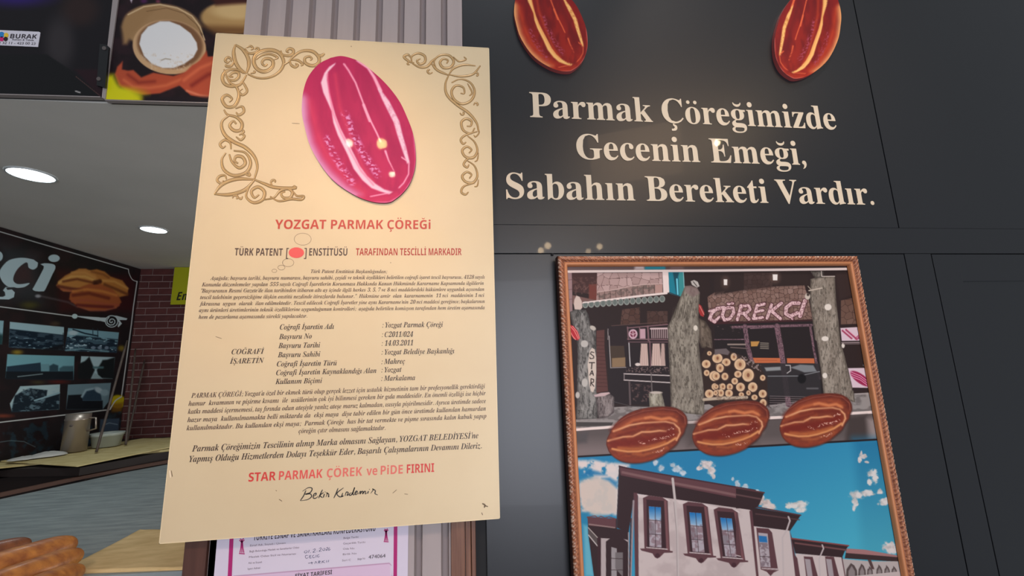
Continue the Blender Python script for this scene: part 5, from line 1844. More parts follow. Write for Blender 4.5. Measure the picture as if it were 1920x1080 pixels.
def ban2(p):
    p.C[:] = (26, 16, 20)
    q = lambda *pts: [(x / 4.0, y / 4.0) for x, y in pts]
    p.mottle(q((840, -60), (1900, -60), (1900, 800), (780, 800)), (44, 24, 30), 26, 0.4, 0.7, 5, 0.7)
    p.fill(q((960, -40), (1000, -20), (985, 22)), (190, 180, 190), 1.5)
    p.ell(*q((1080, 8))[0], 6, 4, (70, 30, 72), 3)
    p.ell(*q((1185, 10))[0], 4, 2.5, (110, 50, 70), 2)
    # second vessel
    p.ell(*q((1760, 130))[0], 64, 30, (176, 140, 88), 3)
    p.ell(*q((1800, 80))[0], 52, 16, (204, 172, 118), 6)
    p.fill(q((1500, 190), (1840, 200), (1840, 260), (1620, 260)), (110, 74, 40), 8, 0.9)
    p.fill(q((1560, -40), (1900, -40), (1900, 20), (1620, 40)), (60, 26, 22), 6)
    # wooden scoop with flour
    p.ell(*q((1215, 205))[0], 74, 44, (158, 124, 84), 3, rot=0.1)
    p.fill(q((910, 200), (960, 110), (1080, 50), (1200, 30), (1000, 260), (950, 330), (925, 330)), (152, 118, 78), 6)
    p.line(q((960, 110), (1080, 50), (1200, 34), (1330, 60), (1440, 120), (1500, 200), (1535, 300)), 2.2, (206, 178, 136), 1)
    p.line(q((1100, 85), (1250, 60), (1380, 100), (1470, 180), (1520, 260)), 1.2, (110, 80, 50), 1)
    p.ell(*q((1270, 352))[0], 69, 51, (196, 158, 116), 1.2, rot=0.12)
    p.ell(*q((1275, 335))[0], 62, 45, (120, 84, 56), 3, rot=0.12)
    fl = q((1045, 330), (1060, 260), (1110, 200), (1200, 160), (1270, 160), (1350, 190), (1430, 250), (1475, 320), (1482, 370), (1450, 430), (1380, 480), (1300, 510), (1220, 510), (1140, 480), (1080, 420))
    p.fill(fl, (222, 222, 220), 1.6)
    p.mottle(q((1045, 400), (1480, 400), (1400, 530), (1130, 520)), (206, 186, 160), 4, 0.55, 0.75, 9, 0.5)
    p.line(q((1210, 452), (1240, 440), (1280, 446)), 1.6, (150, 136, 110), 1.2)
    # red-brown breads
    r1 = q((860, 560), (880, 500), (920, 460), (915, 520), (960, 530), (1000, 525), (1060, 580), (1150, 545), (1300, 570), (1420, 530), (1500, 450), (1550, 380), (1560, 430), (1450, 570), (1350, 640), (1200, 700), (1080, 712), (960, 690), (890, 640))
    p.fill(r1, (176, 76, 48), 2.5)
    p.line(q((930, 600), (1000, 650), (1120, 660), (1250, 640), (1370, 590)), 5, (206, 104, 66), 4, 0.9)
    p.line(q((960, 560), (1040, 620), (1160, 610)), 5, (130, 44, 32), 4, 0.8)
    r2 = q((1345, 640), (1370, 560), (1440, 490), (1560, 425), (1900, 400), (1900, 760), (1560, 745), (1430, 715))
    p.fill(r2, (178, 78, 52), 2)
    p.line(q((1380, 600), (1500, 510), (1620, 460)), 6, (206, 102, 68), 4)
    p.line(q((1440, 640), (1560, 560), (1680, 540)), 7, (134, 44, 34), 5)
    p.line(q((1400, 680), (1500, 715), (1620, 730)), 3, (218, 130, 96), 3)
    p.ell(*q((830, 720))[0], 60, 17, (206, 204, 20), 8)
    p.fill(q((790, 560), (850, 560), (900, 660), (1040, 720), (1060, 760), (780, 760)), (206, 202, 20), 8)
    p.fill(q((1080, 720), (1600, 730), (1600, 780), (1080, 780)), (26, 18, 24), 5)


def ban1(p):
    p.C[:] = (24, 21, 25)
    p.ell(30, -6, 60, 16, (46, 26, 110), 14, 0.9)
    p.ell(150, 18, 34, 30, (46, 32, 30), 16, 0.9)
    p.ell(112, 80, 26, 46, (56, 52, 54), 16, 0.8)
    p.fill([(-60, 102), (88, 102), (130, 130), (190, 180), (-60, 176)], (20, 20, 22), 2)
    p.fill([(140, 130), (200, 130), (200, 184), (186, 180)], (46, 18, 26), 4, 0.6)
    p.line([(143, 144), (187, 179)], 0.9, (96, 66, 62))
    p.line([(142, 171), (150, 173.5)], 2.2, (176, 172, 170), 1.0)


zbt = ZC + 0.0
ztp = W(200, -120, DBn)[2]
TB2 = thing('banner_board', 'printed banner board with a wooden flour scoop and red-brown breads above the opening', 'banner', W(330, 188, DBn), 'banner boards above the opening')
print_quad('printed_face', [(230, -130), (477, -130), (456, 193.5), (196, 186)], DBn, 1.4, ban2, TB2, M_gloss)
c0, c1, c2, c3_ = W(230, -130, DBn), W(477, -130, DBn), W(456, 193.5, DBn), W(196, 186, DBn)
obj('board', *slab([c3_ + [0, 0.0006, 0], c2 + [0, 0.0006, 0], c1 + [0, 0.0006, 0], c0 + [0, 0.0006, 0]], 0.019), M_dkpl, TB2)
obj('edge_profile', *slab([W(457, 193.6, DBn - 0.001), W(459.5, 193.7, DBn - 0.001), W(480.5, -130, DBn - 0.001), W(478, -130, DBn - 0.001)], 0.018), M_alu, TB2)
TB1 = thing('banner_board', 'black glossy banner board with faint dark print, at the far upper left above the opening', 'banner', W(60, 178, DBn), 'banner boards above the opening')
print_quad('printed_face', [(-160, -130), (226, -130), (190, 181), (-190, 170)], DBn, 1.6, ban1, TB1, M_gloss)
c0, c1, c2, c3_ = W(-160, -130, DBn), W(226, -130, DBn), W(190, 181, DBn), W(-190, 170, DBn)
obj('board', *slab([c3_ + [0, 0.0006, 0], c2 + [0, 0.0006, 0], c1 + [0, 0.0006, 0], c0 + [0, 0.0006, 0]], 0.019), M_dkpl, TB1)
lip = [(-190, 170.5), (188, 180.6), (188, 182.2), (-190, 172.2)]
obj('lower_lip', *slab([W(*lip[3], DBn - 0.001), W(*lip[2], DBn - 0.001), W(*lip[1], DBn - 0.001), W(*lip[0], DBn - 0.001)], 0.012), M_alu, TB1)
obj('lower_lip', *slab([W(196, 187.8, DBn - 0.001), W(455, 195, DBn - 0.001), W(455, 193.6, DBn - 0.001), W(196, 186.3, DBn - 0.001)], 0.012), M_alu, TB2)
obj('corner_profile', *slab([W(190.5, 183, DBn - 0.003), W(197, 185.8, DBn - 0.003), W(205, 120, DBn - 0.003), W(221.5, 0, DBn - 0.003), W(238, -130, DBn - 0.003), W(228, -130, DBn - 0.003), W(211, 0, DBn - 0.003)], 0.02), M_alu, TB2)
# hinge
TH = thing('hinge_bracket', 'small black hinge bracket with two screws at the corner of the black banner board', 'bracket', W(195, 165, DBn - 0.004))
obj('plate', *slab([W(181, 160, DBn - 0.008), W(197, 164, DBn - 0.008), W(204, 88, DBn - 0.008), W(200, 84, DBn - 0.008), W(187, 82, DBn - 0.008)], 0.005), M_dkpl, TH)
M_screw = mat('screw_head', (110, 102, 100), rough=0.4, metal=0.5)
for (x, y) in ((184.5, 147.5), (195, 90)):
    V, F = [], []
    for k in range(12):
        a = 2 * math.pi * k / 12
        V.append(W(x + 4 * math.cos(a), y - 3.6 * math.sin(a), DBn - 0.0095))
    obj('screw', *slab(list(reversed(V)), 0.0015), M_screw, TH)
# maker's sticker
TS = thing('printer_sticker', 'small white sticker with coloured blots and dark lettering on the black banner board', 'sticker', W(36, 86, DBn - 0.0005))
obj('label', *slab([W(-30, 83.5, DBn - 0.001), W(71, 88, DBn - 0.001), W(75.5, 61, DBn - 0.001), W(73, 59.5, DBn - 0.001), W(-30, 55, DBn - 0.001)], 0.0008), mat('sticker_white', (214, 212, 222), rough=0.4), TS)
DSk = DBn - 0.0015
mm_ = mat('sticker_ink', (52, 46, 52), rough=0.5)
text_line('word', 'BURAK', 'sb', (18.5, 71.5), (68.5, 72.5), 8, DSk, mm_, TS)
text_line('text_line', 'Reklam & Tabela', 's', (23, 75.6), (63, 76.8), 3.6, DSk, mm_, TS)
text_line('text_line', '212 32 11 - 423 00 23', 's', (-12, 82), (66, 83.8), 4.6, DSk, mm_, TS)
for (x, y, r, c) in ((3, 65, 5.5, (40, 130, 200)), (11.5, 66, 4.5, (236, 196, 60)), (3, 73, 4.5, (206, 30, 110)), (10.5, 73, 4.2, (40, 30, 30))):
    V = [W(x + r * math.cos(a * math.pi / 8), y - r * math.sin(a * math.pi / 8), DSk - 0.0001 * (x > 5)) for a in range(16)]
    obj('ink_blot', V, [tuple(reversed(range(16)))], mat('blot', c, rough=0.5), TS)

# ---------------------------------------------------------------- poster wall at the left
XP = XL + 0.02


def Pp(px, py, X):
    return SX(px, py, X)


def Q5(*p):
    return [(x / 5.4, 400 + y / 5.4) for x, y in p]


def R5(*p):
    return [(x / 5.4, 590 + y / 5.4) for x, y in p]


def paint_left(p):
    p.C[:] = (34, 30, 32)
    allp = [(-400, 200), (330, 200), (330, 1000), (-400, 1000)]
    p.mottle(allp, (48, 34, 36), 30, 0.4, 0.7, 3, 0.8)
    p.fill(Q5((0, 290), (380, 420), (420, 900), (0, 880)), (78, 88, 94), 22, 0.5)
    p.fill(Q5((120, 480), (320, 560), (330, 700), (140, 700)), (84, 54, 54), 10, 0.6)
    p.fill(Q5((560, 560), (1370, 640), (1380, 1000), (600, 1000)), (66, 28, 30), 10, 0.9)
    p.ell(*Q5((300, 930))[0], 14, 6, (96, 92, 40), 6, 0.7)
    p.line(Q5((370, 835), (420, 840), (560, 870), (690, 900), (780, 945)), 3, (110, 104, 108), 2.5, 0.6)
    p.ell(*Q5((385, 838))[0], 5, 3, (160, 164, 170), 2)
    # bread group
    o1 = Q5((570, 730), (600, 680), (660, 630), (740, 590), (800, 560), (870, 560), (960, 600), (1000, 680), (900, 740), (800, 800), (640, 790))
    o2 = Q5((900, 580), (980, 565), (1060, 590), (1120, 640), (1240, 680), (1300, 760), (1290, 830), (1200, 850), (1100, 800), (1000, 720))
    o3 = Q5((700, 870), (710, 810), (780, 760), (900, 715), (1020, 715), (1130, 760), (1200, 830), (1230, 900), (1180, 960), (1060, 985), (900, 985), (780, 940))
    for o, c in ((o2, (196, 128, 62)), (o1, (206, 140, 72)), (o3, (178, 96, 54))):
        p.fill(o, c, 2.2)
    for L, c, w in ((Q5((600, 700), (720, 640), (860, 640), (990, 690)), (232, 178, 100), 5), (Q5((640, 690), (780, 665), (930, 700)), (112, 56, 36), 4), (Q5((730, 600), (860, 600), (960, 650)), (222, 160, 88), 4), (Q5((590, 740), (700, 760), (830, 780)), (110, 50, 40), 6), (Q5((620, 770), (740, 790)), (176, 90, 70), 3),
                    (Q5((930, 590), (1050, 620), (1100, 650)), (150, 90, 46), 4), (Q5((1040, 680), (1160, 690), (1290, 760)), (228, 168, 90), 4), (Q5((1060, 720), (1180, 770), (1290, 820)), (120, 66, 38), 5), (Q5((1010, 690), (960, 700)), (70, 30, 24), 8),
                    (Q5((740, 790), (880, 770), (1040, 790), (1180, 830)), (220, 140, 70), 5), (Q5((740, 830), (900, 810), (1100, 860)), (120, 52, 38), 6), (Q5((730, 890), (880, 880), (1060, 920), (1200, 930)), (178, 90, 64), 4), (Q5((780, 930), (950, 940), (1140, 950)), (108, 40, 40), 6), (Q5((790, 945), (920, 985), (1060, 985), (1170, 955)), (170, 100, 80), 2)):
        p.line(L, w, c, 2.6, 0.85)
    # ç and i
    W1 = (196, 222, 228)
    C1 = Q5((385, 500), (375, 545), (335, 570), (290, 550), (280, 505), (255, 500), (200, 540), (160, 590), (135, 650), (140, 690), (175, 715), (230, 715), (302, 706), (250, 745), (180, 755), (140, 748), (85, 745), (30, 700), (0, 640), (-5, 590), (30, 530), (90, 475), (180, 452), (260, 452), (340, 468))
    p.fill(smooth_line(C1, 3), W1)
    p.fill(Q5((100, 745), (62, 755), (75, 775), (120, 770), (150, 800), (140, 850), (90, 872), (0, 870), (-40, 860), (-40, 845), (30, 845), (60, 830), (50, 800), (30, 780), (55, 748)), W1)
    p.fill(Q5((50, 800), (100, 800), (95, 835), (55, 850)), W1)
    p.fill(smooth_line(Q5((410, 515), (450, 505), (520, 510), (556, 525), (560, 560), (530, 620), (460, 770), (430, 790), (360, 788), (330, 770), (345, 740), (440, 560), (435, 530)), 2), W1)
    p.ell(*Q5((547, 455))[0], 10.8, 7.0, W1)
    p.ell(*Q5((-20, 435))[0], 9, 10, W1)
    # border lines
    BL = (206, 212, 210)
    p.line(Q5((-900, -110), (0, 186), (1300, 566)), 1.8, BL)
    p.line(smooth_line(Q5((1300, 566), (1308, 610), (1340, 670), (1390, 692)), 4), 1.6, BL)
    p.line(Q5((1388, 690), (1350, 950)) + R5((1330, 100), (1230, 830)), 2.2, BL)
    p.line(smooth_line(R5((1230, 830), (1170, 870), (1130, 930), (1110, 960), (1050, 968)), 4), 2.2, BL)
    p.line(R5((1050, 968), (700, 1010), (0, 1090), (-900, 1200)), 2.2, BL)
    p.line(Q5((-500, 890), (0, 945), (750, 1044)), 2.0, BL)
    p.ell(*Q5((757, 1042))[0], 5.4, 4.6, (200, 226, 226))
    p.line(R5((790, 18), (1000, 45)), 2, (206, 224, 228), 0.8, w2=7)
    p.fill(R5((880, 25), (1075, 30), (1110, 10), (1180, 10), (1290, 38), (1280, 55), (1210, 55), (1235, 90), (1200, 128), (1190, 118), (1205, 80), (1170, 40), (1110, 40), (1090, 80), (1060, 75), (960, 50)), (206, 224, 228), 0.9)
    c0_ = R5((1130, 68))[0]
    p.ell(*c0_, 12.5, 11.5, (206, 224, 228))
    p.ell(*c0_, 10.6, 9.8, (26, 26, 30))
    sp = [(c0_[0] + (1.2 + 1.25 * k * 0.5) * math.cos(k * 0.75), c0_[1] + (1.1 + 1.15 * k * 0.5) * math.sin(k * 0.75)) for k in range(15)]
    p.line(sp, 1.9, (206, 224, 228), 0.6)
    # small photographs
    def photo(q, sky, seed, kind):
        p.fill(q, sky, 0.9)
        Q = np.array(q)
        x0_, x1_, y0_, y1_ = Q[:, 0].min(), Q[:, 0].max(), Q[:, 1].min(), Q[:, 1].max()
        h = y1_ - y0_
        i, c, sd = p.cover(q, 0.9)
        v = (p.Y[i] - y0_) / h - (p.X[i] - x0_) / (x1_ - x0_) * 0.22
        n = vnoise(p.X[i] / 13, p.Y[i] / 4.5, seed)
        ridge = vnoise(p.X[i] / 26, np.full(len(i), seed * 1.0), seed, 2)
        return i, c, v, n, ridge
    sky = (150, 200, 212)
    DKB = (22, 40, 54)
    q = R5((100, 72), (648, 125), (645, 360), (90, 330))
    i, c, v, n, rd = photo(q, (168, 202, 210), 3, 0)
    p.mix(i, DKB, c * sstep(0.22, 0.27, v))
    p.mix(i, (64, 84, 98), c * sstep(0.22, 0.30, v) * sstep(0.5, 0.62, n) * 0.9)
    p.mix(i, (150, 186, 200), c * sstep(0.42, 0.55, v) * sstep(0.62, 0.74, vnoise(p.X[i] / 8, p.Y[i] / 2.6, 91)) * 0.9)
    p.fill(R5((640, 190), (650, 190), (648, 365), (400, 360), (640, 300)), (24, 26, 30), 3, 0.8)
    q = R5((690, 135), (1205, 180), (1180, 385), (655, 365))
    i, c, v, n, rd = photo(q, (132, 178, 192), 5, 0)
    p.mix(i, (28, 46, 60), c * sstep(0.2, 0.3, v) * sstep(0.42, 0.55, n))
    p.mix(i, (34, 52, 68), c * sstep(0.3, 0.4, v) * 0.6)
    p.mix(i, (170, 200, 212), c * sstep(0.25, 0.4, v) * sstep(0.62, 0.72, vnoise(p.X[i] / 7, p.Y[i] / 4, 95)))
    p.line(R5((740, 150), (860, 190), (990, 215)), 2.4, DKB, 1)
    p.line(R5((940, 140), (940, 210)), 1.4, (40, 60, 74), 0.8)
    p.line(R5((990, 145), (990, 225)), 1.4, (40, 60, 74), 0.8)
    p.ell(*R5((740, 185))[0], 9, 4.5, (190, 214, 222), 2)
    p.line(R5((670, 362), (820, 348), (1100, 372)), 2.4, (120, 160, 170), 1.5)
    for xx in (945, 1010, 1080):
        p.ell(*R5((xx, 335))[0], 4, 3, (120, 140, 158), 1.2)
    q = R5((75, 400), (755, 420), (745, 660), (55, 640))
    i, c, v, n, rd = photo(q, (122, 178, 188), 7, 0)
    p.fill(R5((70, 525), (410, 485), (420, 575), (720, 575), (740, 520), (745, 660), (60, 650)), (40, 60, 74), 1.2)
    p.fill(R5((415, 500), (500, 500), (500, 578), (415, 578)), (112, 158, 168), 1)
    p.fill(R5((500, 520), (540, 498), (590, 515), (590, 575), (500, 575)), (50, 78, 88), 2)
    p.fill(R5((600, 545), (640, 520), (740, 520), (740, 575), (600, 575)), (70, 106, 116), 2)
    p.fill(R5((60, 575), (740, 575), (740, 660), (55, 650)), (26, 34, 40), 1.5)
    p.line(R5((180, 628), (430, 600)), 1.6, (140, 160, 164), 1)
    q = R5((822, 420), (1165, 430), (1140, 650), (800, 640))
    i, c, v, n, rd = photo(q, (176, 206, 212), 9, 0)
    p.fill(R5((790, 500), (860, 470), (905, 425), (930, 490), (960, 560), (920, 650), (790, 650)), (26, 32, 34), 2)
    p.fill(R5((980, 560), (1040, 460), (1090, 455), (1165, 430), (1150, 650), (1000, 640)), (26, 34, 36), 2)
    p.fill(R5((920, 650), (960, 590), (1010, 620), (1040, 650)), (150, 176, 180), 1.5)
    p.line(R5((950, 535), (1040, 535)), 4, (84, 120, 124), 2)
    q = R5((205, 725), (608, 705), (600, 960), (120, 985), (100, 900))
    i, c, v, n, rd = photo(q, (176, 204, 208), 11, 0)
    p.fill(R5((150, 820), (220, 780), (300, 745), (480, 765), (470, 830), (360, 870), (605, 800), (600, 960), (110, 990)), (30, 44, 54), 1.6)
    p.mottle(q, (158, 194, 206), 7, 0.55, 0.72, 15, 0.55, sx=0.7, sy=1.6)
    p.mottle(R5((230, 755), (470, 770), (460, 840), (230, 830)), (84, 104, 112), 4, 0.5, 0.7, 17, 0.8)
    p.line(R5((350, 870), (600, 790)), 3, (150, 186, 196), 1)
    q = R5((688, 708), (1125, 690), (1100, 880), (1040, 960), (668, 960))
    i, c, v, n, rd = photo(q, (112, 140, 150), 13, 0)
    p.fill(R5((690, 815), (830, 808), (840, 870), (1040, 870), (1040, 960), (668, 960)), (22, 28, 34), 1.6)
    p.fill(R5((830, 830), (880, 760), (960, 750), (1020, 800), (1030, 870), (840, 870)), (44, 66, 82), 1.5)
    p.line(R5((830, 830), (870, 765), (940, 750)), 4, (150, 178, 188), 2)
    p.ell(*R5((1000, 765))[0], 9, 5, (168, 190, 198), 2, rot=0.5)
    p.ell(*R5((1060, 790))[0], 8, 6, (140, 168, 178), 2)
    q = R5((-300, 40), (38, 62), (20, 300), (-300, 280))
    i, c, v, n, rd = photo(q, (150, 190, 200), 19, 0)
    p.mix(i, (28, 60, 62), c * sstep(0.3, 0.5, v) * 0.9)
    # small lights and the yellow fruit
    for x, y, rx, ry, cc_ in ((175, 380, 9, 4, (176, 150, 50)), (1230, 340, 6, 5, (150, 130, 44)), (600, 680, 15, 3, (110, 40, 36)), (385, 685, 10, 3, (80, 70, 46)), (30, 1025, 16, 3, (150, 70, 50)), (560, 90, 8, 4, (80, 66, 50))):
        p.ell(*R5((x, y))[0], rx, ry, cc_, 3.5, 0.8)
    p.ell(*R5((1195, 880))[0], 15, 12.5, (196, 176, 26), 2.5)
    p.fill(R5((1130, 900), (1250, 890), (1230, 990), (1130, 985)), (140, 96, 30), 4, 0.8)
    p.line(smooth_line(R5((1230, 830), (1170, 870), (1130, 930), (1110, 960)), 4), 2.2, BL)
    # lower strip under the border, bluish reflections put into the colour
    low = [(-60, 806), (120, 786), (250, 768), (250, 880), (-60, 900)]
    p.mottle(low, (40, 58, 68), 12, 0.45, 0.7, 71, 0.9)
    p.line([(-20, 832), (20, 826), (45, 828), (66, 838)], 1.6, (110, 134, 140), 1, 0.7)
    p.fill([(188, 786), (224, 784), (222, 812), (186, 812)], (70, 90, 112), 2, 0.9)
    p.line([(193, 797), (205, 793), (220, 796)], 1.4, (140, 160, 176), 1)


# poster board: from behind the banner to the corner, standing just off the side wall
zP1 = SX(262, 500.5, XP)[2] + 0.0
zP0 = SX(120, 893, XP)[2]
yP0 = SX(-40, 440, XP)[1]
yP1 = SX(262, 520, XP)[1]
cor = []
for (y, z) in ((yP0, ZC - 0.003), (yP1, ZC - 0.003), (yP1, zP0), (yP0, zP0)):
    X, Y = proj(np.array([[XP, y, z]]))
    cor.append((float(X[0]), float(Y[0])))
obj('wall_side', *box(XL - 0.12, XL, DW + 0.03, DB, 0.0, ZC), mat('side_wall', (60, 56, 56), rough=0.8), kind='structure', label='side wall of the bakery behind the black poster')
TPo = thing('wall_poster', 'big black poster with large white letters, breads and six small townscape photographs', 'poster', (XP, (yP0 + yP1) / 2, zP0))
print_quad('printed_face', cor, XP, 1.0, paint_left, TPo, M_printmatt, plane=lambda px, py, D: SX(px, py, D))
obj('board', *box(XL + 0.001, XP - 0.0006, yP0, yP1, zP0, ZC - 0.003), M_dkpl, TPo)

ZT = EYE - 0.40
ZH = EYE - 0.352
# yellow-green hanging sign in front of the bricks
DY = DB - 0.05
TY = thing('hanging_sign', 'yellow-green sign with black slanted letters in front of the brick wall', 'sign', W(345, 571, DY))
y0_, y1_ = W(326.5, 504, DY), W(319.5, 571, DY)
xs_ = (y0_[0] + y1_[0]) / 2
obj('board', *bevbox(xs_, xs_ + 0.62, DY, DY + 0.012, y1_[2], ZC - 0.002, 0.001), mat('lime_board', (176, 178, 20), rough=0.45), TY)
text_line('letter', 'Em', 'sbi', (330.5, 563), (356, 562.2), 15, DY - 0.001, mat('black_letter', (26, 26, 22), rough=0.5), TY)

# peel handles leaning in the corner
M_peel = mat('grey_peel_wood', (92, 78, 70), rough=0.6, noise=(12, (70, 60, 54), 0.3, 0.7, (5, 5, 0.4)))
for (a, b, ya, yb, lab) in (((271, 676), (246, 792), DB - 0.05, 2.56, 'thin brown peel handle leaning on the brick wall, rightmost of the three'),
                            ((254, 655), (241, 782), DB - 0.14, 2.44, 'thin dark peel handle leaning beside the poster edge, middle of the three'),
                            ((238, 640), (209, 745), DB - 0.34, 2.30, 'thin dark peel handle in front of the small photographs, leftmost of the three')):
    A_, B_ = W(*a, ya), W(*b, yb)
    B_ = A_ + (B_ - A_) * ((A_[2] - (ZH + 0.022)) / (A_[2] - B_[2]))
    tt = thing('peel_handle', lab, 'handle', B_, 'baker peel handles in the corner')
    n_ = 10
    obj('shaft', *tube([A_ + (B_ - A_) * k / n_ for k in range(n_ + 1)], [0.0035] + [0.005] * n_, 10), M_peel, tt, smooth=True)
    d_ = (A_ - B_) / np.linalg.norm(A_ - B_)
    obj('tip', *tube([A_, A_ + d_ * 0.006], [0.0035, 0.002], 10), M_peel, tt)

# ---------------------------------------------------------------- work surfaces, cloths, pots, breads
M_top = mat('grey_worktop_sheet', (142, 152, 152), rough=0.55, noise=(10, (116, 126, 128), 0.35, 0.7, (1, 5, 1)), bump=(14, 0.7, 0.004, (1, 4, 1)))
M_linen = mat('cream_linen', (212, 196, 142), rough=0.9, noise=(14, (190, 170, 112), 0.35, 0.7, (1, 3, 1)), bump=(60, 0.4, 0.002))
M_linen2 = mat('beige_linen', (216, 190, 138), rough=0.9, noise=(14, (192, 164, 112), 0.35, 0.7, (1, 3, 1)), bump=(60, 0.4, 0.002))
M_dark = mat('dark_board', (48, 40, 38), rough=0.6)
M_bedge = mat('brown_board_edge', (96, 66, 54), rough=0.5)


def sheet(name, pts, z, m, parent, amp=0.002, n=40, thick=0.004, **kw):
    """cloth with soft folds over a traced outline on a level surface"""
    P = np.array([FL(x, y, z) for x, y in pts])
    if len(pts) == 4:
        u, v_ = np.meshgrid(np.linspace(0, 1, n), np.linspace(0, 1, n))
        u, v_ = u.ravel()[:, None], v_.ravel()[:, None]
        G = (1 - v_) * ((1 - u) * P[0] + u * P[1]) + v_ * ((1 - u) * P[3] + u * P[2])
        d = vnoise(G[:, 0] * 14, G[:, 1] * 5, 3, 3)
        G[:, 2] += thick + amp * d
        idx = np.arange(n * n).reshape(n, n)
        F = np.stack([idx[:-1, :-1], idx[1:, :-1], idx[1:, 1:], idx[:-1, 1:]], -1).reshape(-1, 4)
        a_, b_, c_ = G[F[0]][0], G[F[0]][1], G[F[0]][2]
        if np.cross(b_ - a_, c_ - a_)[2] < 0:
            F = F[:, ::-1]
        rim = list(idx[0]) + list(idx[1:, -1]) + list(idx[-1, -2::-1]) + list(idx[-2:0:-1, 0])
        Vb = [G[i] - np.array([0, 0, G[i][2] - z]) for i in rim]
        V = [tuple(q) for q in G] + [tuple(q) for q in Vb]
        FF = [tuple(f) for f in F]
        R = len(rim)
        for k in range(R):
            j = (k + 1) % R
            FF.append((rim[k], rim[j], n * n + j, n * n + k))
        return obj(name, V, FF, m, parent, smooth=True, **kw)


# long worktop
TW = thing('worktop', 'long work table with a grey cloth-like top running to the left of the gold plate', 'table', FL(150, 960, ZT) * np.array([1, 1, 0]))
far = [(-420, 1012), (0, 936), (232, 886), (330, 868)]
wp = [FL(*q, ZT) for q in far]
fr = [wp[0], wp[1], wp[2], wp[3]]
near = [np.array([0.35, wp[3][1] + 0.02, ZT]), np.array([0.35, DW + 0.036, ZT]), np.array([-0.58, DW + 0.036, ZT]), np.array([wp[0][0], DW + 0.115, ZT])]
poly = fr + near
V, F = slab(poly, -0.03, (0, 0, 1))
obj('top', V, F, M_top, TW)
obj('leg', *box(-1.2, -1.12, 1.1, 1.18, 0, ZT - 0.03), M_dwood, TW)
obj('leg', *box(-0.1, -0.02, 1.1, 1.18, 0, ZT - 0.03), M_dwood, TW)
obj('leg', *box(-0.1, -0.02, 1.5, 1.58, 0, ZT - 0.03), M_dwood, TW)
TE = thing('wooden_rail', 'thin brown wooden rail along the far edge of the grey worktop', 'rail', FL(160, 903, ZT))
E1 = [FL(x, y, ZT) + np.array([0, 0, 0.003]) for x, y in ((-420, 1010), (0, 934), (160, 899), (232, 885), (330, 867))]
V, F = [], []
for k, p in enumerate(E1):
    nb = E1[min(k + 1, 4)] - E1[max(k - 1, 0)]
    nb = nb / np.linalg.norm(nb)
    s_ = np.array([-nb[1], nb[0], 0])
    for (o, h) in ((0, 0), (0, 0.012), (0.02, 0.012), (0.02, 0)):
        V.append(p + s_ * o + np.array([0, 0, h]))
for k in range(4):
    for j in range(4):
        F.append((k * 4 + j, k * 4 + (j + 1) % 4, (k + 1) * 4 + (j + 1) % 4, (k + 1) * 4 + j))
obj('rail_strip', V, F, M_bedge, TE)

# raised shelf with the linen behind the worktop
TSh = thing('dark_shelf', 'dark raised shelf carrying the cream linen beside the poster', 'shelf', FL(150, 872, ZH) * np.array([1, 1, 0]))
sh = [FL(-260, 905, ZH), FL(-20, 880, ZH), FL(150, 877, ZH), FL(320, 846, ZH), FL(420, 830, ZH)]
bkp = [np.array([0.3, DB - 0.02, ZH]), np.array([XL + 0.03, DB - 0.02, ZH]), np.array([XL + 0.03, sh[0][1], ZH])]
V, F = slab(sh + bkp, -0.03, (0, 0, 1))
obj('shelf_board', V, F, M_dark, TSh)
bx_ = FL(60, 890, ZH)
V, F = slab([sh[0] + [0, .03, -.03], sh[1] + [0, .03, -.03], sh[2] + [0, .03, -.03], sh[3] + [0, .03, -.03], sh[4] + [0, .03, -.03]] + [b + [0, 0, -.03] for b in bkp], -(ZH - 0.03), (0, 0, 1))
obj('cabinet', V, F, M_dark, TSh)
TL1 = sheet('linen_cloth', [(-60, 872), (318, 822), (330, 845), (-60, 885)], ZH, M_linen, None, 0.006, 50, 0.004, label='pale cream linen cloth lying flat on the dark shelf', cat='cloth')
c4 = sheet('linen_cloth', [(0, 866), (268, 822.5), (400, 823), (145, 875.5)], ZH + 0.0105, M_linen, None, 0.003, 50, 0.002, label='long cream linen cloth strip on top of the flat linen, reaching the brick wall', cat='cloth')
TL2 = sheet('linen_cloth', [(262, 997.5), (480, 1000), (480, 1064), (110, 1077.5)], ZT, M_linen2, None, 0.006, 50, 0.004, label='beige linen cloth on the grey worktop beside the bread loaves', cat='cloth')

# steel pot and white tub
M_steel = mat('brushed_steel', (176, 164, 152), rough=0.35, metal=0.7)
M_tub = mat('pale_tub', (176, 184, 176), rough=0.45)
ZB = ZH + 0.0185
pb_ = FL(138, 846, ZB)
rp = 15.5 / FPX * pb_[1]
zt_ = W(138, 776, pb_[1])[2]
TPt = thing('steel_pot', 'tall brushed steel pot standing behind the linen in front of the poster', 'pot', pb_)
obj('body', *lathe([(0.0, ZB + 0.001), (rp, ZB + 0.001), (rp, zt_ - 0.03), (rp * 1.04, zt_ - 0.028), (rp * 1.04, zt_ - 0.022), (rp, zt_ - 0.02), (rp, zt_), (rp * 0.96, zt_), (rp * 0.96, ZB + 0.02), (0, ZB + 0.02)], pb_[0], pb_[1], 40), M_steel, TPt, smooth=True)
obj('rivet', *lathe([(0.0, zt_ - 0.045), (0.008, zt_ - 0.05), (0.0, zt_ - 0.055)], pb_[0] + 0.2 * rp, pb_[1] - rp, 10), M_screw, TPt)
hx = pb_[0] + rp
obj('handle', *tube([(hx, pb_[1], zt_ - 0.02), (hx + 0.03, pb_[1], zt_ - 0.022), (hx + 0.036, pb_[1], zt_ - 0.07), (hx, pb_[1], zt_ - 0.08)], 0.004, 8), M_steel, TPt, smooth=True)
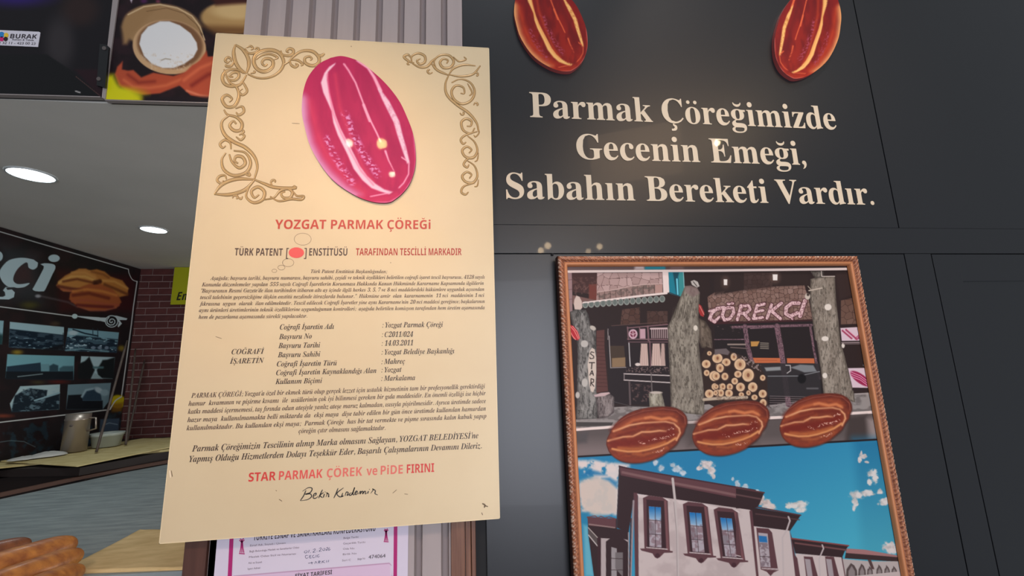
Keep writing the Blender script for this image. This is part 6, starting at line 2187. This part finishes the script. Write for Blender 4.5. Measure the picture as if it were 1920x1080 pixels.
tb_ = FL(199, 836.5, ZB)
rt = 20.5 / FPX * tb_[1]
z2_ = W(193, 812, tb_[1])[2]
TTb = thing('plastic_tub', 'pale grey-white tub with a rolled rim beside the steel pot', 'tub', tb_)
obj('body', *lathe([(0.0, ZB + 0.001), (rt * 0.84, ZB + 0.001), (rt * 0.97, z2_ - 0.012), (rt * 1.04, z2_ - 0.012), (rt * 1.05, z2_), (rt * 0.98, z2_), (rt * 0.95, z2_ - 0.004), (rt * 0.8, ZB + 0.01), (0, ZB + 0.01)], tb_[0], tb_[1], 40), M_tub, TTb, smooth=True)
obj('rim', *lathe([(rt * 1.05, z2_ - 0.004), (rt * 1.065, z2_ - 0.001), (rt * 1.04, z2_ + 0.002), (rt * 0.99, z2_ + 0.001)], tb_[0], tb_[1], 40), M_tub, TTb, smooth=True)
# folded white cloth
M_wc = mat('white_rag', (190, 190, 184), rough=0.9, bump=(30, 0.5, 0.003))


def blob(name, c, r, m, lab, cat, seed):
    V, F = [], []
    n1, n2 = 20, 9
    for i in range(n2 + 1):
        t_ = math.pi / 2 * (1 - i / n2)
        for j in range(n1):
            a = 2 * math.pi * j / n1
            q = 1 + 0.12 * math.sin(3 * a + seed) + 0.06 * math.sin(7 * a)
            V.append((c[0] + r[0] * math.cos(t_) * math.cos(a) * q, c[1] + r[1] * math.cos(t_) * math.sin(a) * q, c[2] + r[2] * math.sin(t_) * (1 + 0.1 * math.sin(5 * a))))
    for i in range(n2):
        for j in range(n1):
            k = (j + 1) % n1
            F.append((i * n1 + j, (i + 1) * n1 + j, (i + 1) * n1 + k, i * n1 + k))
    return obj(name, V, F, m, None, smooth=True, label=lab, cat=cat, origin=c)


c_ = FL(90, 854, ZH + 0.019)
blob('folded_rag', c_, (0.055, 0.06, 0.016), M_wc, 'small white folded rag on the shelf left of the steel pot', 'cloth', 1.0)
c_ = FL(46, 860, ZH + 0.019)
blob('folded_rag', c_, (0.04, 0.05, 0.01), M_wc, 'flat white folded rag farther left, close to the poster', 'cloth', 2.0)

# ridged breads on the worktop
M_crust = mat('bread_crust', (212, 140, 66), rough=0.5, noise=(7, (150, 84, 44), 0.35, 0.7, (2, 7, 7)), bump=(14, 0.4, 0.004, (1.5, 6, 6)), coat=0.25, coat_r=0.25)
M_crustd = mat('bread_crust_dark', (150, 88, 50), rough=0.5, noise=(7, (110, 62, 40), 0.35, 0.7, (2, 7, 7)), bump=(20, 0.5, 0.004, (1.5, 6, 6)), coat=0.25, coat_r=0.25)


def finger(a, b, r, m, parent, name='ridge'):
    a, b = np.array(a), np.array(b)
    L = np.linalg.norm(b - a)
    t_ = (b - a) / L
    s_ = np.cross(t_, (0, 0, 1))
    s_ /= np.linalg.norm(s_)
    u_ = np.cross(s_, t_)
    V, F = [], []
    n1, n2 = 28, 18
    for i in range(n1 + 1):
        th = math.pi * i / n1
        x = -math.cos(th)
        rr = r * math.sin(th) ** 0.62
        for j in range(n2):
            ph = 2 * math.pi * j / n2
            k = 1 + 0.03 * math.sin(5 * x + 2 * ph)
            V.append((a + b) / 2 + t_ * x * L / 2 + (s_ * math.cos(ph) + u_ * math.sin(ph) * 0.85) * rr * k)
    for i in range(n1):
        for j in range(n2):
            k = (j + 1) % n2
            F.append((i * n2 + j, (i + 1) * n2 + j, (i + 1) * n2 + k, i * n2 + k))
    return obj(name, V, F, m, parent, smooth=True)


def at(px, py, h):
    return FL(px, py, ZT + h)


B1 = thing('bread_loaf', 'brown bread loaf with three finger-like ridges in the lower left corner on the worktop', 'bread', at(60, 1085, 0))
finger(at(-130, 1108, 0.045), at(141, 1017, 0.045), 0.034, M_crust, B1)
finger(at(-110, 1140, 0.04), at(151, 1038, 0.035), 0.030, M_crust, B1)
finger(at(-60, 1160, 0.035), at(152, 1068, 0.026), 0.028, M_crust, B1)
B2 = thing('bread_loaf', 'darker bread loaf end just behind the ridged loaf at the left edge', 'bread', at(0, 1050, 0))
finger(at(-150, 1072, 0.03), at(58, 1018, 0.028), 0.027, M_crustd, B2)
finger(at(-150, 1050, 0.024), at(0, 1024, 0.022), 0.02, M_crustd, B2)
